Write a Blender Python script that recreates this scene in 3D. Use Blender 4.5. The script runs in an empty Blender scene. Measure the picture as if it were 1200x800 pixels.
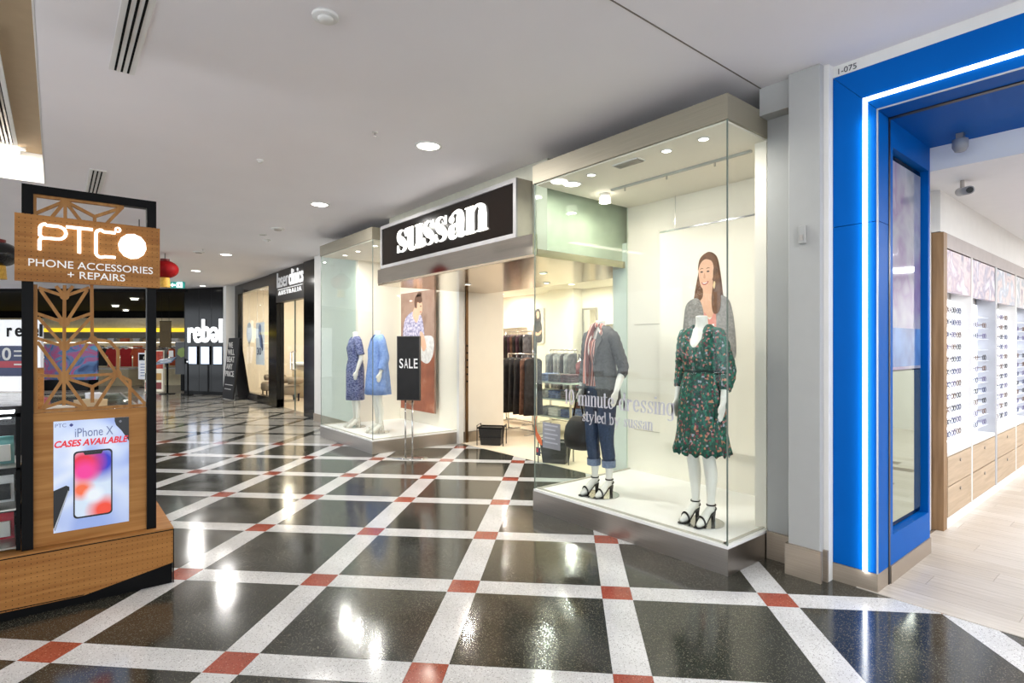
import bpy, bmesh, math, random
from math import sin, cos, pi, radians, sqrt, atan2
from mathutils import Vector, Matrix
random.seed(7)
SC = bpy.context.scene
COL = SC.collection

# ------------------------------------------------------------------ camera, world, exposure
CAM_YAW = 39.256                      # the shop front runs 39 degrees off the viewing direction
cd = bpy.data.cameras.new('camera'); cam = bpy.data.objects.new('camera', cd); COL.objects.link(cam)
cd.sensor_width = 36.0; cd.lens = 653.7 / 1200 * 36; cd.shift_y = 5.06 / 1200
cd.clip_start = 0.05; cd.clip_end = 200
cam.location = (0, 0, 1.5); cam.rotation_euler = (pi / 2, 0, radians(90 - CAM_YAW))
SC.camera = cam
w = bpy.data.worlds.new('world'); SC.world = w; w.use_nodes = True
w.node_tree.nodes['Background'].inputs[0].default_value = (0.88, 0.94, 1.0, 1)
w.node_tree.nodes['Background'].inputs[1].default_value = 1.85
SC.view_settings.view_transform = 'Standard'; SC.view_settings.look = 'None'
SC.view_settings.exposure = 0.75; SC.view_settings.gamma = 1.0
SC.view_settings.use_curve_mapping = False
try:
    SC.cycles.use_denoising = True; SC.cycles.denoiser = 'OPENIMAGEDENOISE'
    SC.cycles.max_bounces = 10; SC.cycles.transparent_max_bounces = 24
    SC.cycles.diffuse_bounces = 4; SC.cycles.glossy_bounces = 4
    SC.cycles.sample_clamp_indirect = 6.0
    SC.cycles.caustics_reflective = False; SC.cycles.caustics_refractive = False
except Exception: pass

CEIL = 3.29

# ------------------------------------------------------------------ materials
def lin(c):
    return tuple((x / 12.92 if x <= 0.04045 else ((x + 0.055) / 1.055) ** 2.4) for x in [v / 255 for v in c]) + (1.0,)
MATS = {}
def _new(name):
    m = bpy.data.materials.new(name); m.use_nodes = True
    nt = m.node_tree; b = nt.nodes['Principled BSDF']
    return m, nt, b
def N(nt, t, **k):
    n = nt.nodes.new(t)
    for a, v in k.items(): setattr(n, a, v)
    return n
def coords(nt, scale=None, kind='Object'):
    tc = N(nt, 'ShaderNodeTexCoord')
    if scale is None: return tc.outputs[kind]
    mp = N(nt, 'ShaderNodeMapping'); mp.inputs['Scale'].default_value = scale
    nt.links.new(tc.outputs[kind], mp.inputs[0]); return mp.outputs[0]
def ramp(nt, fac, stops, interp='LINEAR'):
    r = N(nt, 'ShaderNodeValToRGB'); r.color_ramp.interpolation = interp
    e = r.color_ramp.elements
    while len(e) < len(stops): e.new(0.5)
    for el, (p, c) in zip(e, stops): el.position = p; el.color = c
    nt.links.new(fac, r.inputs[0]); return r.outputs[0]
def mat(name, col, rough=0.5, metal=0.0, var=0.06, vscale=8.0, bump=0.0, bscale=60.0, spec=0.5, emit=0.0, ecol=None, coat=0.0):
    """plain surface with slight procedural variation in tone and optional fine relief"""
    if name in MATS: return MATS[name]
    m, nt, b = _new(name); c = lin(col)
    no = N(nt, 'ShaderNodeTexNoise'); no.inputs['Scale'].default_value = vscale; no.inputs['Detail'].default_value = 3
    nt.links.new(coords(nt), no.inputs['Vector'])
    lo = tuple(max(0, x * (1 - var)) for x in c[:3]) + (1,); hi = tuple(min(1, x * (1 + var)) for x in c[:3]) + (1,)
    nt.links.new(ramp(nt, no.outputs[0], [(0.3, lo), (0.7, hi)]), b.inputs['Base Color'])
    b.inputs['Roughness'].default_value = rough; b.inputs['Metallic'].default_value = metal
    b.inputs['Specular IOR Level'].default_value = spec; b.inputs['Coat Weight'].default_value = coat
    if emit:
        b.inputs['Emission Color'].default_value = lin(ecol or col); b.inputs['Emission Strength'].default_value = emit
    if bump:
        n2 = N(nt, 'ShaderNodeTexNoise'); n2.inputs['Scale'].default_value = bscale
        nt.links.new(coords(nt), n2.inputs['Vector'])
        bp = N(nt, 'ShaderNodeBump'); bp.inputs['Strength'].default_value = bump; bp.inputs['Distance'].default_value = 0.01
        nt.links.new(n2.outputs[0], bp.inputs['Height']); nt.links.new(bp.outputs[0], b.inputs['Normal'])
    MATS[name] = m; return m
def glow(name, col, strength):
    if name in MATS: return MATS[name]
    m, nt, b = _new(name)
    b.inputs['Base Color'].default_value = lin(col); b.inputs['Emission Color'].default_value = lin(col)
    b.inputs['Emission Strength'].default_value = strength; MATS[name] = m; return m
def terrazzo(name, base, chips, amount, rough):
    m, nt, b = _new(name)
    co = coords(nt)
    cur = None
    no = N(nt, 'ShaderNodeTexNoise'); no.inputs['Scale'].default_value = 2.5; nt.links.new(co, no.inputs['Vector'])
    c = lin(base)
    cur = ramp(nt, no.outputs[0], [(0.3, tuple(x * .88 for x in c[:3]) + (1,)), (0.7, tuple(min(1, x * 1.1) for x in c[:3]) + (1,))])
    for k, (chip, sc) in enumerate(chips):
        vo = N(nt, 'ShaderNodeTexVoronoi'); vo.inputs['Scale'].default_value = sc
        mp = N(nt, 'ShaderNodeMapping'); mp.inputs['Location'].default_value = (k * 3.7, k * 1.3, 0)
        nt.links.new(co, mp.inputs[0]); nt.links.new(mp.outputs[0], vo.inputs['Vector'])
        sep = N(nt, 'ShaderNodeSeparateColor'); nt.links.new(vo.outputs['Color'], sep.inputs[0])
        g = N(nt, 'ShaderNodeMath', operation='LESS_THAN'); g.inputs[1].default_value = amount
        nt.links.new(sep.outputs[0], g.inputs[0])
        d = N(nt, 'ShaderNodeMath', operation='LESS_THAN'); d.inputs[1].default_value = 0.42
        nt.links.new(vo.outputs['Distance'], d.inputs[0])
        f = N(nt, 'ShaderNodeMath', operation='MULTIPLY'); nt.links.new(g.outputs[0], f.inputs[0]); nt.links.new(d.outputs[0], f.inputs[1])
        mx = N(nt, 'ShaderNodeMix', data_type='RGBA'); nt.links.new(f.outputs[0], mx.inputs[0])
        nt.links.new(cur, mx.inputs[6]); mx.inputs[7].default_value = lin(chip); cur = mx.outputs[2]
    nt.links.new(cur, b.inputs['Base Color'])
    b.inputs['Roughness'].default_value = rough
    b.inputs['Specular IOR Level'].default_value = 0.62
    n3 = N(nt, 'ShaderNodeTexNoise'); n3.inputs['Scale'].default_value = 3; nt.links.new(co, n3.inputs['Vector'])
    nt.links.new(ramp(nt, n3.outputs[0], [(0.2, (rough * .6,) * 3 + (1,)), (0.8, (rough * 1.5,) * 3 + (1,))]), b.inputs['Roughness'])
    MATS[name] = m; return m
def timber(name, a, bcol, axis, rough=0.5, holes=0.0, hplane=None, gscale=1.0, spec=0.4):
    """grained timber; axis = grain direction; holes = pitch of a peg-board of drilled dots in plane hplane"""
    m, nt, b = _new(name)
    s = [14 * gscale] * 3; s[axis] = 0.9 * gscale
    no = N(nt, 'ShaderNodeTexNoise'); no.inputs['Scale'].default_value = 2.2; no.inputs['Detail'].default_value = 5; no.inputs['Distortion'].default_value = 0.5
    nt.links.new(coords(nt, tuple(s)), no.inputs['Vector'])
    cur = ramp(nt, no.outputs[0], [(0.32, lin(a)), (0.68, lin(bcol))])
    if holes:
        co = coords(nt); sp = N(nt, 'ShaderNodeSeparateXYZ'); nt.links.new(co, sp.inputs[0]); sq = []
        for ax in hplane:
            q = N(nt, 'ShaderNodeMath', operation='PINGPONG'); q.inputs[1].default_value = holes / 2
            nt.links.new(sp.outputs[ax], q.inputs[0])
            p2 = N(nt, 'ShaderNodeMath', operation='POWER'); p2.inputs[1].default_value = 2; nt.links.new(q.outputs[0], p2.inputs[0]); sq.append(p2)
        ad = N(nt, 'ShaderNodeMath', operation='ADD'); nt.links.new(sq[0].outputs[0], ad.inputs[0]); nt.links.new(sq[1].outputs[0], ad.inputs[1])
        lt = N(nt, 'ShaderNodeMath', operation='LESS_THAN'); lt.inputs[1].default_value = (0.0024) ** 2; nt.links.new(ad.outputs[0], lt.inputs[0])
        mx = N(nt, 'ShaderNodeMix', data_type='RGBA'); nt.links.new(lt.outputs[0], mx.inputs[0]); nt.links.new(cur, mx.inputs[6]); mx.inputs[7].default_value = lin((70, 45, 22)); cur = mx.outputs[2]
    nt.links.new(cur, b.inputs['Base Color']); b.inputs['Roughness'].default_value = rough; b.inputs['Specular IOR Level'].default_value = spec
    MATS[name] = m; return m
def brushed(name, col, rough, axis, metal=1.0):
    m, nt, b = _new(name); c = lin(col)
    s = [260.0] * 3; s[axis] = 2.0
    no = N(nt, 'ShaderNodeTexNoise'); no.inputs['Scale'].default_value = 1.0; nt.links.new(coords(nt, tuple(s)), no.inputs['Vector'])
    nt.links.new(ramp(nt, no.outputs[0], [(0.3, tuple(x * .9 for x in c[:3]) + (1,)), (0.7, tuple(min(1, x * 1.08) for x in c[:3]) + (1,))]), b.inputs['Base Color'])
    b.inputs['Metallic'].default_value = metal; b.inputs['Roughness'].default_value = rough
    MATS[name] = m; return m
def glassmat(name, tint=(0.97, 1.0, 0.985), refl=1.0):
    """thin architectural pane: clear transmission plus Fresnel mirror reflection"""
    m = bpy.data.materials.new(name); m.use_nodes = True; nt = m.node_tree
    nt.nodes.remove(nt.nodes['Principled BSDF']); out = nt.nodes['Material Output']
    tr = N(nt, 'ShaderNodeBsdfTransparent'); tr.inputs[0].default_value = tint + (1,)
    gl = N(nt, 'ShaderNodeBsdfGlossy'); gl.inputs['Roughness'].default_value = 0.0
    fr = N(nt, 'ShaderNodeFresnel'); ge = N(nt, 'ShaderNodeNewGeometry'); io = N(nt, 'ShaderNodeMix', data_type='FLOAT'); io.inputs[2].default_value = 1.46; io.inputs[3].default_value = 1 / 1.46
    nt.links.new(ge.outputs['Backfacing'], io.inputs[0]); nt.links.new(io.outputs[0], fr.inputs[0])   # same reflectance from either face
    mu = N(nt, 'ShaderNodeMath', operation='MULTIPLY'); mu.inputs[1].default_value = refl; nt.links.new(fr.outputs[0], mu.inputs[0])
    ms = N(nt, 'ShaderNodeMixShader'); nt.links.new(mu.outputs[0], ms.inputs[0]); nt.links.new(tr.outputs[0], ms.inputs[1]); nt.links.new(gl.outputs[0], ms.inputs[2])
    nt.links.new(ms.outputs[0], out.inputs[0]); MATS[name] = m; return m
def printed(name, stops, vscale, rough=0.6, kind='noise', dist=0.0, detail=2.0, emit=0.0, scale=None):
    """all-over printed pattern from a noise or cell field"""
    m, nt, b = _new(name)
    co = coords(nt, scale)
    if kind == 'noise':
        t = N(nt, 'ShaderNodeTexNoise'); t.inputs['Scale'].default_value = vscale; t.inputs['Detail'].default_value = detail; t.inputs['Distortion'].default_value = dist
        nt.links.new(co, t.inputs['Vector']); fac = t.outputs[0]
    elif kind == 'cells':
        t = N(nt, 'ShaderNodeTexVoronoi'); t.inputs['Scale'].default_value = vscale; nt.links.new(co, t.inputs['Vector'])
        s = N(nt, 'ShaderNodeSeparateColor'); nt.links.new(t.outputs['Color'], s.inputs[0]); fac = s.outputs[0]
    else:
        t = N(nt, 'ShaderNodeTexWave'); t.inputs['Scale'].default_value = vscale; t.inputs['Distortion'].default_value = dist; nt.links.new(co, t.inputs['Vector']); fac = t.outputs[0]
    col = ramp(nt, fac, stops, 'CONSTANT' if kind == 'cells' else 'LINEAR')
    nt.links.new(col, b.inputs['Base Color']); b.inputs['Roughness'].default_value = rough
    if emit: nt.links.new(col, b.inputs['Emission Color']); b.inputs['Emission Strength'].default_value = emit
    MATS[name] = m; return m

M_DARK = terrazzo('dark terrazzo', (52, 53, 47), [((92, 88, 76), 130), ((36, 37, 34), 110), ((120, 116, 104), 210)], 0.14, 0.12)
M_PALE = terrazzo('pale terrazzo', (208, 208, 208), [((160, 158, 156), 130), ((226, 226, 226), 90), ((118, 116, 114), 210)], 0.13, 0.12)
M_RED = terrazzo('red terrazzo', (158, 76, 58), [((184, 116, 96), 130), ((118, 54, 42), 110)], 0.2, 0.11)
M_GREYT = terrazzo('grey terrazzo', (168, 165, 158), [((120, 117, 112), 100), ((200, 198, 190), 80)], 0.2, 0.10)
M_CEIL = mat('ceiling paint', (240, 236, 238), 0.9, var=0.015, vscale=1.2)
M_WHITE = mat('white paint', (226, 224, 220), 0.7, var=0.02)
M_CREAM = mat('cream paint', (240, 233, 220), 0.7, var=0.02, vscale=3)
M_PIER = mat('pier paint', (170, 170, 168), 0.6, var=0.02)
M_BROWNC = mat('tan coffer paint', (160, 138, 108), 0.85, var=0.03)
M_STEEL = brushed('brushed steel', (176, 170, 164), 0.34, 0)
M_STEELY = brushed('brushed steel side', (168, 160, 150), 0.34, 1)
M_FASCIA = brushed('satin champagne fascia', (150, 143, 126), 0.55, 0, 0.4)
M_BRONZE = brushed('polished bronze soffit', (205, 184, 158), 0.16, 0)
M_CHROME = mat('chrome', (205, 205, 205), 0.12, 1.0, var=0.02)
M_BLACK = mat('black satin', (9, 9, 10), 0.4, var=0.2, spec=.1)
M_BLACKG = mat('black gloss', (8, 8, 9), 0.12, var=0.2, spec=.22)
M_BLACKM = mat('black matt', (14, 13, 13), 0.75, var=0.2, spec=.1)
M_CHAR = mat('charcoal board', (38, 38, 39), 0.55, var=0.1, spec=.2)
M_GLASS = glassmat('clear pane', (0.985, 1.0, 0.99), refl=.45)
M_GLASSG = glassmat('greenish pane', (0.93, 0.985, 0.955), .5)
M_GLASSE = mat('pane edge', (112, 122, 114), 0.3, var=0.1, spec=.2)
M_PLAT = mat('white platform laminate', (250, 249, 247), 0.4, var=0.01)
M_MANN = mat('white mannequin lacquer', (236, 234, 226), 0.35, var=0.015)
M_BLUE = mat('blue laminate', (0, 90, 176), 0.45, var=0.03, vscale=3, spec=.06)
M_BLUEJ = mat('blue joint', (6, 70, 140), 0.6)
M_TAUPE = brushed('taupe metal skirting', (172, 158, 142), 0.42, 0, 0.7)
M_LED = glow('led strip', (250, 252, 255), 2.6)
M_LAMP = glow('downlight lens', (255, 250, 240), 7.0)
M_LAMPB = glow('spot lens', (255, 246, 232), 7.0)
M_NEON = glow('lit white letters', (255, 250, 240), 1.25)
M_KTIM = timber('kiosk oak veneer', (156, 104, 52), (186, 134, 76), 1, 0.5, spec=.2)
M_KPEG = timber('kiosk drilled oak', (150, 98, 48), (180, 126, 68), 1, 0.5, 0.026, (1, 2), spec=.2)
M_KLAT = timber('kiosk lattice oak', (150, 102, 54), (178, 130, 76), 2, 0.5, spec=.2)
M_CABT = timber('cabinet walnut', (128, 98, 66), (156, 124, 90), 2, 0.5)
M_CABD = timber('drawer taupe oak', (176, 154, 128), (196, 174, 148), 1, 0.5)
M_PLANK = [timber('plank oak %d' % i, a, b, 0, 0.32, gscale=1.4) for i, (a, b) in enumerate([((182, 172, 160), (202, 193, 182)), ((190, 181, 170), (210, 202, 192)), ((176, 165, 152), (198, 188, 175))])]

# ------------------------------------------------------------------ mesh building
class MB:
    def __init__(s): s.v = []; s.f = []
    def add(s, v, f):
        o = len(s.v); s.v += [tuple(p) for p in v]; s.f += [tuple(i + o for i in q) for q in f]; return s
    def box(s, x0, x1, y0, y1, z0, z1):
        x0, x1 = min(x0, x1), max(x0, x1); y0, y1 = min(y0, y1), max(y0, y1); z0, z1 = min(z0, z1), max(z0, z1)
        return s.add([(x0, y0, z0), (x1, y0, z0), (x1, y1, z0), (x0, y1, z0), (x0, y0, z1), (x1, y0, z1), (x1, y1, z1), (x0, y1, z1)],
                     [(0, 3, 2, 1), (4, 5, 6, 7), (0, 1, 5, 4), (1, 2, 6, 5), (2, 3, 7, 6), (3, 0, 4, 7)])
    def cyl(s, p0, p1, r0, r1=None, n=12, caps=True):
        r1 = r0 if r1 is None else r1
        p0, p1 = Vector(p0), Vector(p1); d = (p1 - p0).normalized()
        a = d.orthogonal().normalized(); b = d.cross(a)
        vs = []
        for p, r in ((p0, r0), (p1, r1)):
            for i in range(n):
                t = 2 * pi * i / n; vs.append(p + a * (r * cos(t)) + b * (r * sin(t)))
        fs = [(i, (i + 1) % n, n + (i + 1) % n, n + i) for i in range(n)]
        if caps: fs += [tuple(range(n - 1, -1, -1)), tuple(range(n, 2 * n))]
        return s.add(vs, fs)
    def tube(s, pts, r, n=8, close=False):
        pts = [Vector(p) for p in pts]; m = len(pts); rs = r if hasattr(r, '__len__') else [r] * m
        rings = []; a = None
        for i in range(m):
            if close: d = pts[(i + 1) % m] - pts[i - 1]
            else: d = pts[min(i + 1, m - 1)] - pts[max(i - 1, 0)]
            d.normalize()
            if a is None: a = d.orthogonal().normalized()
            else:
                a = a - d * a.dot(d)
                a = a.normalized() if a.length > 1e-6 else d.orthogonal().normalized()
            b = d.cross(a)
            rings.append([pts[i] + a * (rs[i] * cos(2 * pi * k / n)) + b * (rs[i] * sin(2 * pi * k / n)) for k in range(n)])
        return s.loft(rings, caps=not close, close=close)
    def loft(s, rings, caps=True, close=False):
        n = len(rings[0]); vs = [p for r in rings for p in r]; fs = []
        m = len(rings)
        for i in range(m if close else m - 1):
            j = (i + 1) % m
            for k in range(n): fs.append((i * n + k, i * n + (k + 1) % n, j * n + (k + 1) % n, j * n + k))
        if caps: fs += [tuple(range(n - 1, -1, -1)), tuple(range((m - 1) * n, m * n))]
        return s.add(vs, fs)
    def lathe(s, c, prof, n=20, caps=True):
        return s.loft([[(c[0] + r * cos(2 * pi * k / n), c[1] + r * sin(2 * pi * k / n), c[2] + z) for k in range(n)] for r, z in prof], caps)
    def prism(s, poly, fn0, fn1):
        n = len(poly); vs = [fn0(*p) for p in poly] + [fn1(*p) for p in poly]
        fs = [tuple(range(n - 1, -1, -1)), tuple(range(n, 2 * n))] + [(i, (i + 1) % n, n + (i + 1) % n, n + i) for i in range(n)]
        return s.add(vs, fs)
    def xz(s, poly, y0, y1): return s.prism(poly, lambda a, b: (a, y0, b), lambda a, b: (a, y1, b))
    def yz(s, poly, x0, x1): return s.prism(poly, lambda a, b: (x0, a, b), lambda a, b: (x1, a, b))
    def xy(s, poly, z0, z1): return s.prism(poly, lambda a, b: (a, b, z0), lambda a, b: (a, b, z1))
    def mapped(s, fn): s.v = [fn(*p) for p in s.v]; return s

def mesh_of(name, mb, m=None, smooth=False):
    me = bpy.data.meshes.new(name); me.from_pydata([tuple(p) for p in mb.v], [], mb.f); me.update()
    bm = bmesh.new(); bm.from_mesh(me); bmesh.ops.recalc_face_normals(bm, faces=bm.faces); bm.to_mesh(me); bm.free()
    if smooth: me.polygons.foreach_set('use_smooth', [True] * len(me.polygons))
    if m: me.materials.append(m)
    return me
def wloc(o):
    v = Vector((0, 0, 0))
    while o: v += o.location; o = o.parent
    return v
def obj(name, mb, m, parent=None, smooth=False, bevel=0.0, world=True, kind=None, label=None, segs=2):
    """one mesh object; with world=True the shape is given in scene coordinates (parents unrotated)"""
    me = mb if isinstance(mb, bpy.types.Mesh) else mesh_of(name, mb, m, smooth)
    if isinstance(mb, bpy.types.Mesh) and m and not me.materials: me.materials.append(m)
    o = bpy.data.objects.new(name, me); COL.objects.link(o)
    if parent:
        o.parent = parent
        if world and isinstance(mb, MB):
            off = wloc(parent)
            me.transform(Matrix.Translation(-off))
    if bevel:
        b = o.modifiers.new('bevel', 'BEVEL'); b.width = bevel; b.segments = segs; b.limit_method = 'ANGLE'; b.angle_limit = radians(40)
    if kind: o['kind'] = kind
    if label: o['label'] = label
    return o
def tag(o, label, cat, group=None):
    o['label'] = label; o['category'] = cat
    if group: o['group'] = group
    return o
def thing(name, label=None, cat=None, loc=(0, 0, 0), rz=0.0, group=None, kind=None, parent=None):
    o = bpy.data.objects.new(name, None); COL.objects.link(o); o.empty_display_size = 0.1
    o.location = loc; o.rotation_euler = (0, 0, rz)
    if parent: o.parent = parent
    if label: o['label'] = label
    if cat: o['category'] = cat
    if group: o['group'] = group
    if kind: o['kind'] = kind
    return o
def dup(src, loc, rz=None, label=None, group=None, mats=None):
    def cp(o, par):
        c = o.copy(); COL.objects.link(c); c.parent = par
        for ch in o.children: cp(ch, c)
        return c
    c = cp(src, None); c.location = loc
    if rz is not None: c.rotation_euler = (0, 0, rz)
    if label: c['label'] = label
    if group: c['group'] = group
    return c
def struct(name, mb, m, bevel=0.0, label=None):
    o = obj(name, mb, m, bevel=bevel); o['kind'] = 'structure'
    if label: o['label'] = label
    return o
def B(*a): return MB().box(*a)

# a lamp's own light, parented to its lamp
def lamp_light(name, parent, loc, power, col=(1, .93, .84), size=0.12, spot=None, shape='DISK', rot=(0, 0, 0), sizey=None):
    if spot:
        l = bpy.data.lights.new(name, 'SPOT'); l.spot_size = radians(spot); l.spot_blend = 0.8; l.shadow_soft_size = size / 2
    else:
        l = bpy.data.lights.new(name, 'AREA'); l.shape = shape; l.size = size
        if sizey: l.size_y = sizey
    l.energy = power; l.color = col
    o = bpy.data.objects.new(name, l); COL.objects.link(o)
    if parent: o.parent = parent; o.location = Vector(loc) - wloc(parent)
    else: o.location = loc
    o.rotation_euler = rot
    return o

# ------------------------------------------------------------------ lettering
def text_mb(s, size=1.0, depth=0.004, offset=0.0, align='LEFT', spacing=1.0, shear=0.0, sx=1.0):
    cu = bpy.data.curves.new('t', 'FONT'); cu.body = s; cu.size = size; cu.extrude = depth / 2; cu.offset = offset
    cu.align_x = align; cu.space_character = spacing; cu.shear = shear; cu.resolution_u = 4
    o = bpy.data.objects.new('t', cu); COL.objects.link(o)
    dg = bpy.context.evaluated_depsgraph_get(); dg.update()
    me = bpy.data.meshes.new_from_object(o.evaluated_get(dg))
    mb = MB(); mb.v = [(v.co.x * sx, v.co.y, v.co.z) for v in me.vertices]; mb.f = [tuple(p.vertices) for p in me.polygons]
    bpy.data.objects.remove(o); bpy.data.curves.remove(cu); bpy.data.meshes.remove(me)
    return mb
def width(mb): return max(p[0] for p in mb.v) - min(p[0] for p in mb.v)
def fit(mb, w_, h_=None):
    x0 = min(p[0] for p in mb.v); y0 = min(p[1] for p in mb.v); ww = width(mb); hh = max(p[1] for p in mb.v) - y0
    kx = w_ / ww; ky = (h_ / hh) if h_ else kx
    mb.v = [((p[0] - x0) * kx, (p[1] - y0) * ky, p[2]) for p in mb.v]; return mb
def to_xz(mb, x, y, z):       # reads from the -Y side
    mb.v = [(x + p[0], y - p[2], z + p[1]) for p in mb.v]; return mb
def to_yz(mb, x, y, z):       # reads from the +X side
    mb.v = [(x + p[2], y + p[0], z + p[1]) for p in mb.v]; return mb

def spline(pts, n=8, closed=False):
    out = []; P = [Vector(p) for p in pts]; m = len(P)
    rng = range(m) if closed else range(m - 1)
    for i in rng:
        p1, p2 = P[i], P[(i + 1) % m]
        p0 = P[i - 1] if (closed or i > 0) else p1 * 2 - p2
        p3 = P[(i + 2) % m] if (closed or i + 2 < m) else p2 * 2 - p1
        for k in range(n):
            t = k / n
            out.append(0.5 * ((2 * p1) + (p2 - p0) * t + (2 * p0 - 5 * p1 + 4 * p2 - p3) * t * t + (3 * p1 - p0 - 3 * p2 + p3) * t ** 3))
    if not closed: out.append(P[-1])
    return out
def stroke(mb, pts, wid=None, thick=.2, thin=.05, closed=False, z0=0, z1=0.02, n=8):
    """ribbon with the contrast of a modern serif face: thick uprights, hairline horizontals"""
    if wid is None: pp = spline(pts, n, closed); ws = None
    else:
        q = spline([(p[0], p[1], w_) for p, w_ in zip(pts, wid)], n, closed); pp = [Vector((a.x, a.y)) for a in q]; ws = [a.z for a in q]
    pp = [Vector((p[0], p[1])) for p in pp]; m = len(pp); L = []; R = []
    for i in range(m):
        if closed: d = pp[(i + 1) % m] - pp[i - 1]
        else: d = pp[min(i + 1, m - 1)] - pp[max(i - 1, 0)]
        d.normalize()
        w_ = ws[i] if ws else thin + (thick - thin) * abs(d.y) ** 2.0
        nn = Vector((-d.y, d.x)) * (w_ / 2)
        L.append(pp[i] + nn); R.append(pp[i] - nn)
    for i in range(m if closed else m - 1):
        j = (i + 1) % m
        q = [L[i], R[i], R[j], L[j]]
        mb.add([(p.x, p.y, z0) for p in q] + [(p.x, p.y, z1) for p in q], [(0, 1, 2, 3), (7, 6, 5, 4), (0, 3, 7, 4), (1, 5, 6, 2), (0, 4, 5, 1), (3, 2, 6, 7)])
    return mb
def bar(mb, x0, x1, y0, y1, z0=0, z1=0.02): return mb.box(x0, x1, y0, y1, z0, z1)
def glyph(c, T, h=.05, G=.3, D=.02):
    """serif glyph with x-height 1, stem T, hairline h, counter G; returns (MB, advance)"""
    m = MB(); kw = dict(thick=T, thin=h, z1=D); a = T / 2 + .07; s = .08
    def stem(x, y0, y1): bar(m, x - T / 2, x + T / 2, y0, y1, 0, D)
    def foot(x, y=0.0, l=1, r=1): bar(m, x - T / 2 - s * l, x + T / 2 + s * r, y if y < .5 else y - h, y + h if y < .5 else y, 0, D)
    def ball(x, y, r): m.lathe((x, y, 0), [(r, 0), (r, D)], 14)
    b = a + T + G
    if c in 'nm':
        k = 1 if c == 'n' else 2; x = a
        stem(a, 0, 1); foot(a); foot(a, 1.0, 1, 0)
        for i in range(k):
            stroke(m, [(x + T * .3, .72), (x + T * .5 + G * .35, .93), (x + T * .55 + G * .75, .975), (x + T * .95 + G, .86), (x + T + G, .62), (x + T + G, .3), (x + T + G, 0)], [h, h * 1.1, h * 1.6, T * .72, T, T, T], z1=D)
            x += T + G; foot(x)
        return m, x + T / 2 + .1
    if c == 'u':
        stroke(m, [(a, 1), (a, .6), (a, .3), (a + T * .2, .1), (a + T * .5 + G * .3, .02), (a + T * .5 + G * .8, .1), (b - T * .3, .3)], [T, T, T, T * .78, h * 1.6, h, h], z1=D)
        stem(b, 0, 1); foot(a, 1.0, 1, 0); foot(b, 1.0, 1, 0); foot(b, 0, 0, 1); return m, b + T / 2 + .1
    if c == 's':
        W = .42 + T * .75; p = lambda x, y: (.06 + x * W, y)
        stroke(m, [p(.92, .72), p(.80, .9), p(.52, .975), p(.22, .88), p(.2, .68), p(.48, .5), p(.8, .33), p(.82, .13), p(.5, .025), p(.2, .1), p(.06, .28)],
               [h, h, h * 1.2, T * .45, T * .75, T * 1.02, T * .75, T * .45, h * 1.2, h, h], z1=D)
        bar(m, .06 + .9 * W, .06 + .9 * W + h, .66, .99, 0, D); bar(m, .06 + .03 * W, .06 + .03 * W + h, .01, .34, 0, D); return m, W + .14
    if c == 'a':
        x = a + T * .75 + G * .9
        stroke(m, [(.07 + T * .55, .72), (.09 + T * .5, .86), (.12 + T * .5 + G * .5, .975), (x - T * .15, .93), (x, .72), (x, .4), (x + T * .03, .12), (x + T * .45, .02), (x + T * .6 + .06, .14)], [h * 2, h, h * 1.2, T * .7, T, T, T * .85, h * 1.3, h], z1=D)
        ball(.08 + T * .5, .74, min(T * .46, .13))
        stroke(m, [(x - T * .3, .56), (x - T * .6 - G * .2, .53), (.09 + T * .55, .42), (.07 + T * .5, .25), (.1 + T * .55, .08), (x - T * .5 - G * .3, .03), (x - T * .2, .2)], [h, h, T * .7, T * .95, T * .7, h, h], z1=D)
        return m, x + T * .6 + .12
    if c in 'eo0':
        W = .5 + T * .7; H_ = 1.0 if c != '0' else 1.42
        pt = [(.06 + W / 2 + W / 2 * cos(t) * .86, H_ / 2 + (H_ / 2 - .02) * sin(t)) for t in [radians(q) for q in ((0, 45, 90, 135, 180, 225, 270, 325) if c == 'e' else (0, 45, 90, 135, 180, 225, 270, 315))]]
        if c == 'e': stroke(m, pt, **kw); bar(m, .06 + W * .1, .06 + W * .95, .49, .49 + h, 0, D)
        else: stroke(m, pt, closed=True, **kw)
        return m, W + .12
    if c == 'i': stem(a, 0, 1); foot(a); foot(a, 1.0, 1, 0); ball(a, 1.32, T * .6); return m, a + T / 2 + .12
    if c == 'l': stem(a, 0, 1.5); foot(a); foot(a, 1.5, 1, 0); return m, a + T / 2 + .12
    if c == '1': stem(a + .1, 0, 1.42); foot(a + .1, 0, 1.4, 1.4); stroke(m, [(a - .15, 1.2), (a + .05, 1.34)], **kw); return m, a + T / 2 + .3
    if c == 't': stroke(m, [(a, 1.3), (a, .6), (a, .3), (a + T * .2, .08), (a + T * .5 + .1, .03), (a + T * .5 + .24, .16)], **kw); bar(m, a - T / 2 - .12, a + T / 2 + .2, 1 - h, 1, 0, D); return m, a + T / 2 + .26
    if c == 'r': stem(a, 0, 1); foot(a); foot(a, 1.0, 1, 0); stroke(m, [(a + T * .3, .68), (a + T * .6 + .08, .9), (a + T * .6 + .22, .96)], **kw); ball(a + T * .6 + .26, .86, T * .55); return m, a + T + .36
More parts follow.
